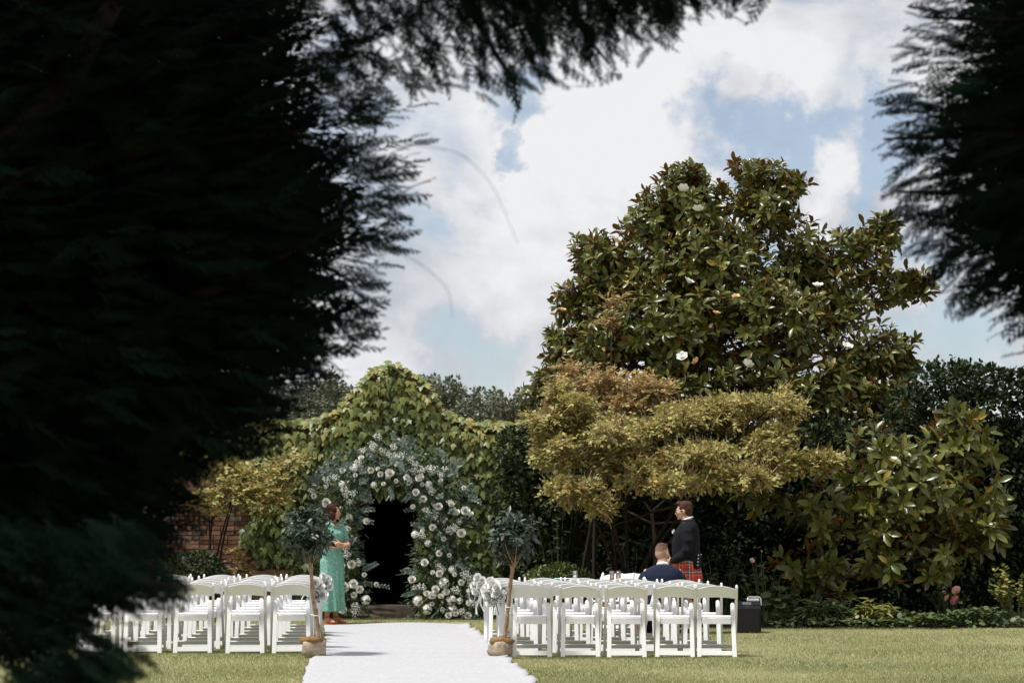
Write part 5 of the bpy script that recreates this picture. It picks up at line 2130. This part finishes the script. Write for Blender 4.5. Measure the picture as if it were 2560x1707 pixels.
def kilt_man():
    Y = 27.3
    x = P(1716, 1400, Y).x
    root = thing('person', (x, Y, 0), 'standing man in black jacket, red tartan kilt and sunglasses facing the arch', 'person', R(-102))
    b = Blob()
    X = add_head(b, (0, -.028, 1.655), R(0), 1.05, pitch=R(4), jaw=1.18)
    b.tube([(0, .03, 1.42), (0, .02, 1.50), (0, -.005, 1.58)], [.075, .068, .066], 14)
    b.loft([(0, 0, .85, .165, .125), (0, 0, 1.0, .17, .13), (0, -.01, 1.15, .17, .135), (0, 0, 1.30, .175, .12), (0, .01, 1.43, .18, .095), (0, .02, 1.49, .11, .07)])
    for s in (-1, 1):
        b.tube([(s * .185, .02, 1.42), (s * .25, .05, 1.25), (s * .265, .04, 1.12)], [.058, .053, .046], 12)
        b.tube([(s * .265, .04, 1.12), (s * .20, -.10, 1.00), (s * .10, -.20, .985)], [.045, .04, .030], 12)
        add_hand(b, (s * .10, -.20, .985), (-s * .8, -.5, -.15), (-s * .3, 1, 0), .6)
        b.tube([(s * .09, 0, .88), (s * .095, -.01, .50), (s * .095, .02, .35), (s * .095, .02, .08)], [.095, .066, .062, .042], 12)
    b.build('body', SKIN, root, .0085, 3)
    face_parts(X, root, 1.05, glasses=True)
    wool = cloth('black_wool', (.008, .0085, .011), .95, 120, .3)
    j = Blob()
    j.loft([(0, .015, .99, .225, .195), (0, .005, 1.06, .222, .195), (0, -.005, 1.14, .218, .192), (0, -.005, 1.24, .218, .190), (0, .005, 1.34, .222, .175), (0, .02, 1.42, .218, .145), (0, .03, 1.47, .185, .120), (0, .035, 1.51, .12, .095), (0, .035, 1.54, .088, .082)], 28, 2.3)
    # longer tails at the back
    j.loft([(0, .13, .875, .17, .07), (0, .115, 1.0, .185, .085), (0, .095, 1.1, .19, .095)], 24, 2.4)
    for s in (-1, 1):
        j.tube([(s * .175, .025, 1.425), (s * .225, .035, 1.36), (s * .255, .055, 1.24), (s * .272, .045, 1.12), (s * .25, -.02, 1.045), (s * .19, -.12, 1.0), (s * .125, -.18, .985)], [.076, .084, .080, .076, .068, .058, .048], 16)
    j.build('jacket', wool, root, .010, 3, folds(.004, 16, 22, 2))
    # kilt with pleats
    k, n = 120, 14
    V, UV = [], []
    for i in range(n):
        t = i / (n - 1)
        z = 1.04 - .50 * t
        rx, ry = .205 + .050 * t, .180 + .055 * t
        for q in range(k):
            a = 2 * math.pi * q / k
            back = 1 if math.sin(a) > -.35 else .12
            w = 1 + .035 * back * t ** .6 * ((q % 4) / 3. - .5) * 2
            V.append((rx * w * math.cos(a), ry * w * math.sin(a), z + .004 * math.sin(9 * a)))
    Fq = np.array([(i * k + q, (i + 1) * k + q, (i + 1) * k + (q + 1) % k, i * k + (q + 1) % k) for i in range(n - 1) for q in range(k)], dtype=np.int32)
    me = np_mesh('kilt', np.array(V), Fq, tartan())
    uvl = me.uv_layers.new(name='UVMap')
    uvs = []
    for i in range(n - 1):
        for q in range(k):
            for (di, dq) in ((0, 0), (1, 0), (1, 1), (0, 1)):
                uvs += [(q + dq) / k * 9.0, (i + di) / (n - 1) * 3.6]
    uvl.data.foreach_set('uv', uvs)
    o = obj('kilt', me, parent=root)
    sm = o.modifiers.new('t', 'SOLIDIFY')
    sm.thickness = .006
    # shirt collar, hair, socks, shoes, buttons, buttonhole
    wht = plain('white_cotton', (.80, .80, .80), .8, .2, var=.04)
    ring = [(math.cos(a) * .080, .024 + math.sin(a) * .078, 1.540 + .026 * math.sin(a)) for a in np.linspace(0, 2 * math.pi, 24)]
    ring2 = [(math.cos(a) * .075, .020 + math.sin(a) * .073, 1.562 + .026 * math.sin(a)) for a in np.linspace(0, 2 * math.pi, 24)]
    V = np.array(ring + ring2)
    o = obj('shirt_collar', np_mesh('shirt_collar', V, np.array([(i, i + 1, i + 25, i + 24) for i in range(23)], dtype=np.int32), wht), parent=root)
    o.modifiers.new('t', 'SOLIDIFY').thickness = .006
    hm = NB('brown_hair')
    nn = hm.noise(60, 4, .6, stretch=(5, 1, 5))
    hm.base(hm.ramp(nn, [(.3, (.022, .011, .008)), (.7, (.095, .042, .026))]))
    hm.set(.6, .12)
    h = Blob()
    XX, rot = head_xf((0, -.028, 1.655), 0, R(4))
    for p, r in (((0, .022, .072), (.086, .100, .068)), ((0, .060, .020), (.083, .064, .085)), ((0, .072, -.040), (.066, .038, .055)), ((0, -.050, .110), (.062, .052, .028)), ((.068, -.004, .040), (.020, .050, .050)), ((-.068, -.004, .040), (.020, .050, .050)),
                 ((.076, .004, .012), (.010, .012, .028)), ((-.076, .004, .012), (.010, .012, .028)), ((-.03, -.070, .098), (.040, .030, .022))):
        h.ell(XX(p), r, rot)

    def strands(co):
        x, y, z = co.T
        c = co.copy()
        c[:, 2] += .004 * np.sin(120 * x + 20 * y) * (z > 1.70)
        return c
    h.build('hair', hm.m, root, .0075, 2, strands)
    silver = plain('silver', (.72, .72, .72), .3, .5, 1.0)

    def button(p, r=.011):
        bm = bmesh.new()
        bmesh.ops.create_uvsphere(bm, u_segments=10, v_segments=6, radius=r)
        o = obj('button', bm_mesh('button', bm, silver, smooth=True), parent=root)
        o.location = p
    for i in range(4):
        button((.150, .182 - .004 * i, 1.06 - .045 * i), .013)
        button((-.150, .182 - .004 * i, 1.06 - .045 * i), .013)
    for i in range(3):
        button((.205 - .035 * i, -.145 - .02 * i, 1.018 - .004 * i), .008)
    button((.115, -.02, 1.492), .010)
    cr = flower_obj('buttonhole', ROSES_W[0], root, (.075, -.165, 1.375), .035, (.5, -1, .2))
    lf = obj('buttonhole_leaf', np_mesh('buttonhole_leaf', T_LEAF[0], T_LEAF[1], M_GREEN, rnd=np.full(len(T_LEAF[0]), .5)), parent=root)
    lf.scale = (.06,) * 3
    lf.location = (.08, -.155, 1.37)
    lf.rotation_euler = (R(60), R(20), R(200))
    sock = cloth('cream_sock', (.62, .58, .48))
    shoe = plain('black_leather', (.012, .012, .013), .3, .5)
    for s in (-1, 1):
        o = Blob().tube([(s * .095, .02, .42), (s * .095, .022, .34), (s * .095, .02, .22), (s * .095, .02, .07)], [.064, .070, .056, .046], 14).build('sock', sock, root, .01, 2)
        o = Blob().tube([(s * .095, .06, .045), (s * .10, -.03, .05), (s * .108, -.12, .036), (s * .11, -.19, .026)], [.042, .043, .042, .028], 12).build('shoe', shoe, root, .01, 2)
    obj('sporran', box_mesh('sporran', .15, .05, .17, shoe, .02), parent=root).location = (0, -.215, .78)


kilt_man()


# ------------------------------------------------------------------ seated man
def seated_man():
    Y = 26.15
    x = P(1655, 1400, Y).x
    place_chair(x - .02, Y - .03, R(-90), 'white folding chair under the seated man in the navy suit', 'white folding chairs at the signing table')
    root = thing('person', (x, Y, 0), 'seated man in a navy suit with cropped hair, seen from behind', 'person', R(180))
    hy = .085
    b = Blob()
    yaw = R(-38)
    X = add_head(b, (0, hy - .03, 1.105), yaw, 1.05, jaw=1.05)
    b.tube([(0, hy + .02, .88), (0, hy + .012, .96), (0, hy - .01, 1.03)], [.075, .066, .066], 14)
    b.loft([(0, .07, .45, .17, .13), (0, .09, .60, .165, .125), (0, .10, .75, .175, .12), (0, .10, .87, .18, .10), (0, .10, .93, .11, .075)])
    for s in (-1, 1):
        b.tube([(s * .19, .09, .875), (s * .27, .07, .72), (s * .29, .01, .60)], [.055, .05, .045], 12)
        b.tube([(s * .29, .01, .60), (s * .24, -.12, .56), (s * .14, -.22, .55)], [.045, .04, .030], 12)
        add_hand(b, (s * .14, -.22, .55), (-s * .7, -.7, -.05), (0, 0, -1), .35)
    b.build('body', SKIN, root, .0085, 3)
    face_parts(X, root, 1.05)
    navy = cloth('navy_wool', (.014, .019, .042), .9, 110, .25)
    j = Blob()
    j.loft([(0, .05, .44, .205, .165), (0, .075, .52, .200, .155), (0, .095, .62, .200, .150), (0, .105, .74, .225, .148), (0, .105, .82, .245, .140), (0, .105, .868, .245, .122), (0, .105, .905, .215, .108), (0, .103, .935, .150, .094), (0, .100, .958, .092, .080)], 28, 2.5)
    for s in (-1, 1):
        j.tube([(s * .185, .10, .85), (s * .235, .10, .80), (s * .282, .085, .70), (s * .310, .05, .615), (s * .295, -.02, .585), (s * .245, -.12, .568), (s * .175, -.19, .555)], [.060, .068, .068, .066, .060, .054, .047], 16)
    j.build('jacket', navy, root, .010, 3, folds(.0045, 14, 16, 4))
    t = Blob()
    for s in (-1, 1):
        t.tube([(s * .10, .06, .50), (s * .12, -.18, .515), (s * .14, -.40, .50), (s * .14, -.43, .40), (s * .14, -.40, .20), (s * .14, -.40, .09)], [.105, .092, .078, .074, .068, .064], 14)
    t.loft([(0, .06, .45, .18, .15), (0, .06, .56, .18, .14)])
    t.build('trousers', navy, root, .011, 3)
    shoe = plain('black_leather', (.012, .012, .013), .3, .5)
    for s in (-1, 1):
        Blob().tube([(s * .14, -.36, .045), (s * .145, -.46, .05), (s * .155, -.55, .036), (s * .158, -.62, .026)], [.042, .043, .042, .028], 12).build('shoe', shoe, root, .01, 2)
    wht = plain('white_cotton', (.80, .80, .80), .8, .2, var=.04)
    r1 = [(math.cos(a) * .081, hy + .012 + math.sin(a) * .079, .945 + .022 * math.sin(a)) for a in np.linspace(0, 2 * math.pi, 24)]
    r2 = [(math.cos(a) * .075, hy + .008 + math.sin(a) * .073, .978 + .022 * math.sin(a)) for a in np.linspace(0, 2 * math.pi, 24)]
    o = obj('shirt_collar', np_mesh('shirt_collar', np.array(r1 + r2), np.array([(i, i + 1, i + 25, i + 24) for i in range(23)], dtype=np.int32), wht), parent=root)
    o.modifiers.new('t', 'SOLIDIFY').thickness = .006
    # cropped hair: darker on top, faded sides
    hm = NB('cropped_hair')
    tc = hm.n('ShaderNodeTexCoord')
    sep = hm.n('ShaderNodeSeparateXYZ')
    hm.l(tc.outputs['Object'], sep.inputs[0])
    mr = hm.n('ShaderNodeMapRange')
    mr.inputs['From Min'].default_value = 1.07
    mr.inputs['From Max'].default_value = 1.215
    hm.l(sep.outputs[2], mr.inputs[0])
    hm.base(hm.ramp(mr.outputs[0], [(0, (.48, .28, .20)), (.42, (.36, .21, .15)), (.68, (.18, .10, .068)), (1, (.09, .05, .034))]))
    hm.set(.7, .2)
    h = Blob()
    XX, rot = head_xf((0, hy - .03, 1.105), yaw)
    for p, r in (((0, .016, .050), (.077, .098, .080)), ((0, .052, .000), (.070, .058, .080)), ((0, -.045, .104), (.052, .050, .024)), ((0, .015, .098), (.060, .080, .040))):
        h.ell(XX(p), r, rot)
    h.build('hair', hm.m, root, .0075, 2)


seated_man()

# ================================================================== FOREGROUND CONIFERS
def frond_template(seed, ns=15, nq=3, k_w=1.0):
    """flat cypress frond: rachis with side shoots that carry small scale leaves; axis +Y, length 1"""
    r = np.random.default_rng(seed)
    V, Fc = [], []

    def blade(p, d, n, L, w, droop=0.0):
        p, d = np.array(p, float), nrm(np.array(d, float))
        s = nrm(np.cross(d, n))
        i = len(V)
        w = w * 2.1
        V.extend([p - s * w / 2, p + s * w / 2, p + d * L - np.array([0, 0, droop])])
        Fc.append((i, i + 1, i + 2))
    up = np.array([0, 0, 1.])

    def rach(t):
        return np.array([.05 * math.sin(3 * t + seed), t, -.20 * t * t])
    for k in range(5):
        a, b = rach(k / 5), rach((k + 1) / 5)
        blade(a, b - a, up, np.linalg.norm(b - a) * 1.1, .022 * (1 - .15 * k))
    for k in range(ns):
        t = .04 + .93 * k / ns
        sgn = 1 if k % 2 else -1
        L = .34 * (1 - t * .72) * (.55 + .45 * min(1, t * 4)) * r.uniform(.75, 1.2)
        ang = R(r.uniform(34, 52))
        d = np.array([sgn * math.sin(ang), math.cos(ang), r.uniform(-.25, .12)])
        p = rach(t)
        blade(p, d, up, L, .020, .05)
        d = nrm(d)
        for q in range(nq):
            tt = .2 + .75 * q / nq
            pp = p + d * L * tt - np.array([0, 0, .05 * tt * tt])
            for s2 in (-1, 1):
                a2 = R(40) * s2
                dd = np.array([d[0] * math.cos(a2) - d[1] * math.sin(a2), d[0] * math.sin(a2) + d[1] * math.cos(a2), d[2] - .15])
                blade(pp, dd, up, L * .46 * (1 - tt * .5) * r.uniform(.7, 1.2), .021 * k_w)
    return np.array(V), np.array(Fc, dtype=np.int32)


FRONDS = [flip_up(frond_template(i)) for i in range(4)]
FRONDS_LITE = [flip_up(frond_template(i, 9, 1, 4.2)) for i in range(4)]


def inside(poly, x, y):
    n = len(poly)
    res = np.zeros(len(x), bool)
    j = n - 1
    for i in range(n):
        xi, yi = poly[i]
        xj, yj = poly[j]
        c = ((yi > y) != (yj > y)) & (x < (xj - xi) * (y - yi) / (yj - yi + 1e-9) + xi)
        res ^= c
        j = i
    return res


def frond_arrays(tips, d, L, rnd, kit=None):
    """fronds that end at the tips"""
    n = len(tips)
    nn = nrm(np.array([0, -.5, .8]) + .55 * rand_unit(n))
    M = frames(d, nn)
    kit = kit or FRONDS
    which = RNG.integers(0, 4, n)
    parts = []
    for k in range(4):
        s = which == k
        if s.any():
            parts.append(scatter(kit[k][0], kit[k][1], M[s], tips[s] - d[s] * L[s][:, None], L[s], rnd[s]))
    return cat_parts(parts)


def fill(poly, n, Y0, Y1, dirfn, L0, L1, accept=None, kit=None):
    """tips spread over an outline in depth Y0..Y1"""
    poly = [(x * KD, y * KD) for x, y in poly]
    xs = [p[0] for p in poly]
    ys = [p[1] for p in poly]
    x = RNG.uniform(min(xs), max(xs), n * 3)
    y = RNG.uniform(min(ys), max(ys), n * 3)
    k = inside(poly, x, y)
    if accept is not None:
        k &= RNG.random(len(x)) < accept(x / KD, y / KD)
    x, y = x[k][:n], y[k][:n]
    m = len(x)
    Yd = RNG.uniform(Y0, Y1, m)
    tips = np.array([P(a, b, c) for a, b, c in zip(x, y, Yd)])
    d = nrm(dirfn(x / KD, y / KD, m))
    L = RNG.uniform(L0, L1, m)
    return frond_arrays(tips, d, L, RNG.random(m), kit)


def dir_left(x, y, m):
    s = np.clip((y - 600) / 700, -.5, 1)
    return np.stack([np.ones(m), .5 * RNG.normal(size=m), .10 - .55 * s + .28 * RNG.normal(size=m)], -1)


def dir_top(x, y, m):
    return np.stack([.55 + .5 * RNG.normal(size=m), .5 * RNG.normal(size=m), -.75 + .35 * RNG.normal(size=m)], -1)


def dir_right(x, y, m):
    s = np.clip((y - 350) / 400, -.6, 1)
    return np.stack([-np.ones(m), .5 * RNG.normal(size=m), -.05 - .45 * s + .25 * RNG.normal(size=m)], -1)


LEFT = [(-260, -160), (1010, -160), (1000, 60), (1035, 180), (1000, 290), (1050, 375), (1000, 430), (980, 505), (965, 575), (905, 620), (910, 720), (885, 800), (810, 830), (800, 880), (740, 905), (725, 985), (670, 1020), (590, 1050), (510, 1080),
        (495, 1150), (465, 1260), (420, 1310), (-260, 1330)]
LEFT_IN = [(-300, -200), (760, -200), (760, 200), (860, 400), (870, 520), (830, 620), (800, 760), (730, 850), (650, 980), (490, 1060), (420, 1200), (330, 1290), (-300, 1330)]
LOW = [(-260, 1240), (400, 1250), (400, 1310), (330, 1340), (290, 1400), (240, 1430), (200, 1500), (90, 1520), (-260, 1510)]
SPRAY_A = [(250, 1300), (340, 1318), (440, 1338), (462, 1360), (430, 1400), (360, 1390), (330, 1420), (280, 1400), (230, 1360)]
SPRAY_B = [(60, 1590), (110, 1545), (200, 1500), (270, 1478), (320, 1486), (325, 1505), (375, 1535), (372, 1560), (320, 1568), (300, 1620), (60, 1640)]
TOP = [(760, -180), (1730, -180), (1725, 55), (1690, 75), (1660, 30), (1600, 60), (1560, 115), (1490, 125), (1440, 195), (1385, 190), (1330, 215), (1290, 200), (1250, 215), (1205, 258), (1160, 285), (1150, 240), (1080, 215), (1040, 250), (980, 240), (760, 300)]
RIGHT = [(2100, -150), (2075, 25), (2040, 70), (2045, 130), (1990, 190), (2005, 240), (1960, 295), (2010, 350), (1985, 390), (2020, 430), (1985, 470), (2040, 560), (2090, 600), (2110, 655), (2180, 700), (2150, 710), (2220, 745), (2320, 815), (2390, 815), (2680, 700), (2680, -150)]
RIGHT_IN = [(2240, -180), (2150, 130), (2120, 300), (2150, 500), (2230, 620), (2330, 700), (2700, 700), (2700, -180)]


def left_density(x, y):
    # open lace of twigs towards the outer edge above, solid shade inside and lower down
    edge = np.interp(y, [0, 230, 400, 600, 800, 1000, 1300], [1030, 1040, 1030, 930, 850, 640, 400])
    dd = edge - x
    lo = np.interp(y, [0, 280, 400, 850, 1200], [.15, .18, .55, .85, 1.0])
    return np.clip(lo + (1 - lo) * (dd - 60) / 300, lo, 1)


def conifer(name, label, base, pieces, limbs, bulk):
    root = thing(name, base, label, 'tree')
    ox = np.array(root.location)
    V, Fc, rn = cat_parts(pieces)
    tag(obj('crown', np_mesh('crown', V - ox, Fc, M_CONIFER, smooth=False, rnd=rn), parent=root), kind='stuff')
    # unseen upper crown: bigger sprays added to keep sun and sky off the fronds
    pos, nn, _ = lobe_points(bulk[0], bulk[1], 2.2)
    d = nrm(nn + np.array([0, 0, -.3]) + .5 * rand_unit(len(pos)))
    v, f, r = frond_arrays(pos, d, RNG.uniform(.6, 1.1, len(pos)), RNG.random(len(pos)), FRONDS_LITE)
    tag(obj('shade_crown', np_mesh('shade_crown', v - ox, f, M_CONIFER, smooth=False, rnd=r), parent=root), kind='stuff')
    obj('trunk', tubes_mesh('trunk', [(p - ox, r_) for p, r_ in limbs], M_CONIFER_BARK, 8), parent=root)


def PP(x, y, Y):
    return np.array(P(x * KD, y * KD, Y))


def twig(pts, Y, r=.0007):
    q = np.array([PP(x, y, Y + .05 * i) for i, (x, y) in enumerate(pts)])
    t = np.linspace(0, len(q) - 1, 14)
    q = np.stack([np.interp(t, range(len(q)), q[:, i]) for i in range(3)], -1)
    q[1:-1] = (q[:-2] + 2 * q[1:-1] + q[2:]) / 4
    return (q, np.linspace(r * 1.4, r * .6, 14))


tb = np.array([-2.9, 6.6, 0])
left_pieces = [fill(LEFT, 4400, 5.6, 7.4, dir_left, .10, .19, left_density),
               fill(LEFT_IN, 3800, 6.6, 8.6, dir_left, .26, .44, kit=FRONDS_LITE),
               fill([(-300, -200), (640, -200), (640, 250), (760, 400), (760, 600), (700, 760), (560, 980), (420, 1050), (330, 1290), (-300, 1330)], 1500, 8.6, 9.6, dir_left, .4, .6, kit=FRONDS_LITE),
               fill(LOW, 1200, 4.8, 6.2, dir_left, .09, .17),
               fill(SPRAY_A, 130, 4.9, 5.3, dir_left, .07, .13),
               fill(SPRAY_B, 190, 4.6, 4.9, dir_left, .07, .13),
               fill(TOP, 1800, 5.6, 6.6, dir_top, .08, .15, lambda x, y: np.clip(.30 + .7 * (1 - y / np.interp(x, [760, 1050, 1300, 1700], [330, 240, 150, 60])), .22, 1) * np.interp(x, [760, 1060, 1150], [.25, .4, 1]))]
trunk = bez(tb, tb + np.array([.1, 0, 5]), tb + np.array([.0, .1, 11]), 12)
limbs = [(trunk, np.linspace(.26, .05, 12)),
         (np.array([PP(-150, 520, 6.3), PP(0, 350, 6.2), PP(110, 235, 6.2), PP(170, 170, 6.25), PP(300, -60, 6.4), PP(420, -300, 6.6)]), np.array([.055, .048, .042, .038, .03, .02])),
         (np.array([tb + np.array([0, 0, 1.2]), PP(-300, 700, 6.4), PP(-150, 520, 6.3)]), np.array([.09, .07, .055])),
         (np.array([PP(0, 420, 6.3), PP(200, 370, 6.4), PP(420, 330, 6.5), PP(700, 300, 6.5)]), np.array([.03, .022, .016, .008])),
         (np.array([PP(-150, 900, 6.4), PP(300, 760, 6.5), PP(640, 590, 6.4), PP(800, 500, 6.3)]), np.array([.035, .028, .012, .006])),
         (np.array([tb + np.array([.1, 0, 3.4]), PP(700, -200, 6.3), PP(1100, -90, 6.1), PP(1450, -40, 6.1), PP(1680, -10, 6.1)]), np.array([.07, .04, .025, .014, .006])),
         (np.array([PP(1000, -110, 6.1), PP(1100, 60, 6.0), PP(1180, 190, 6.0), PP(1190, 260, 6.0)]), np.array([.016, .010, .006, .003])),
         (np.array([PP(1250, -70, 6.1), PP(1330, 60, 6.0), PP(1400, 150, 6.0)]), np.array([.014, .008, .004])),
         (np.array([tb + np.array([0, 0, .6]), PP(-250, 1300, 5.4), PP(100, 1290, 5.2), PP(420, 1350, 4.9)]), np.array([.05, .015, .006, .002])),
         twig([(860, 560), (960, 600), (1030, 660), (1040, 730)], 4.6), twig([(940, 330), (1060, 350), (1130, 420), (1190, 560)], 4.6)]
bulkL = [((-3.2, 6.8, 5.2), (1.5, 2.2, 2.2)), ((-2.8, 6.2, 7.5), (2.2, 2.6, 2.2)), ((-1.8, 4.8, 6.0), (2.4, 2.6, 1.5)), ((.2, 4.6, 6.4), (2.4, 2.8, 1.5)), ((-3.0, 6.5, 10.0), (1.4, 1.5, 2.2)),
         ((-3.4, 5.0, 2.6), (1.4, 2.6, 2.4)), ((-3.0, 1.5, 3.2), (1.6, 2.4, 2.6)), ((0, 1.0, 5.0), (2.6, 2.4, 1.4)), ((-4.2, 7.5, 4.0), (1.4, 1.6, 3.2))]
conifer('cypress_tree', 'dark cypress filling the left edge, its fronds hanging out of focus overhead', tb, left_pieces, limbs, (bulkL, 2400))

tr = np.array([3.6, 6.9, 0])
right_pieces = [fill(RIGHT, 2200, 5.6, 7.0, dir_right, .09, .18, lambda x, y: np.clip(.30 + (x - np.interp(y, [0, 300, 470, 700, 800], [2100, 1990, 2020, 2180, 2340])) / 220, .45, 1)),
                fill(RIGHT_IN, 1300, 6.6, 8.4, dir_right, .28, .46, kit=FRONDS_LITE)]
limbsR = [(bez(tr, tr + np.array([0, .1, 5]), tr + np.array([.1, .1, 9]), 10), np.linspace(.24, .05, 10))]
for (y0, xt, yt) in ((60, 2120, 40), (300, 2030, 320), (450, 2060, 440), (620, 2200, 660), (760, 2340, 770)):
    limbsR.append((np.array([tr + np.array([0, 0, 2.2 + (400 - y0) * .0012 + .6]), PP(2600, y0 - 40, 6.6), PP((2600 + xt) / 2, (y0 + yt) / 2, 6.3), PP(xt, yt, 6.2)]), np.array([.06, .03, .014, .004])))
bulkR = [((4.0, 6.6, 5.4), (1.6, 2.0, 2.2)), ((3.6, 6.8, 8.2), (1.5, 1.6, 2.2)), ((4.4, 5.0, 2.8), (1.4, 2.2, 2.2)), ((2.4, 4.0, 6.0), (1.8, 2.4, 1.4)), ((3.2, 1.5, 3.4), (1.4, 2.2, 2.2))]
conifer('cypress_tree', 'dark cypress hanging into the upper right corner, out of focus', tr, right_pieces, limbsR, (bulkR, 1200))
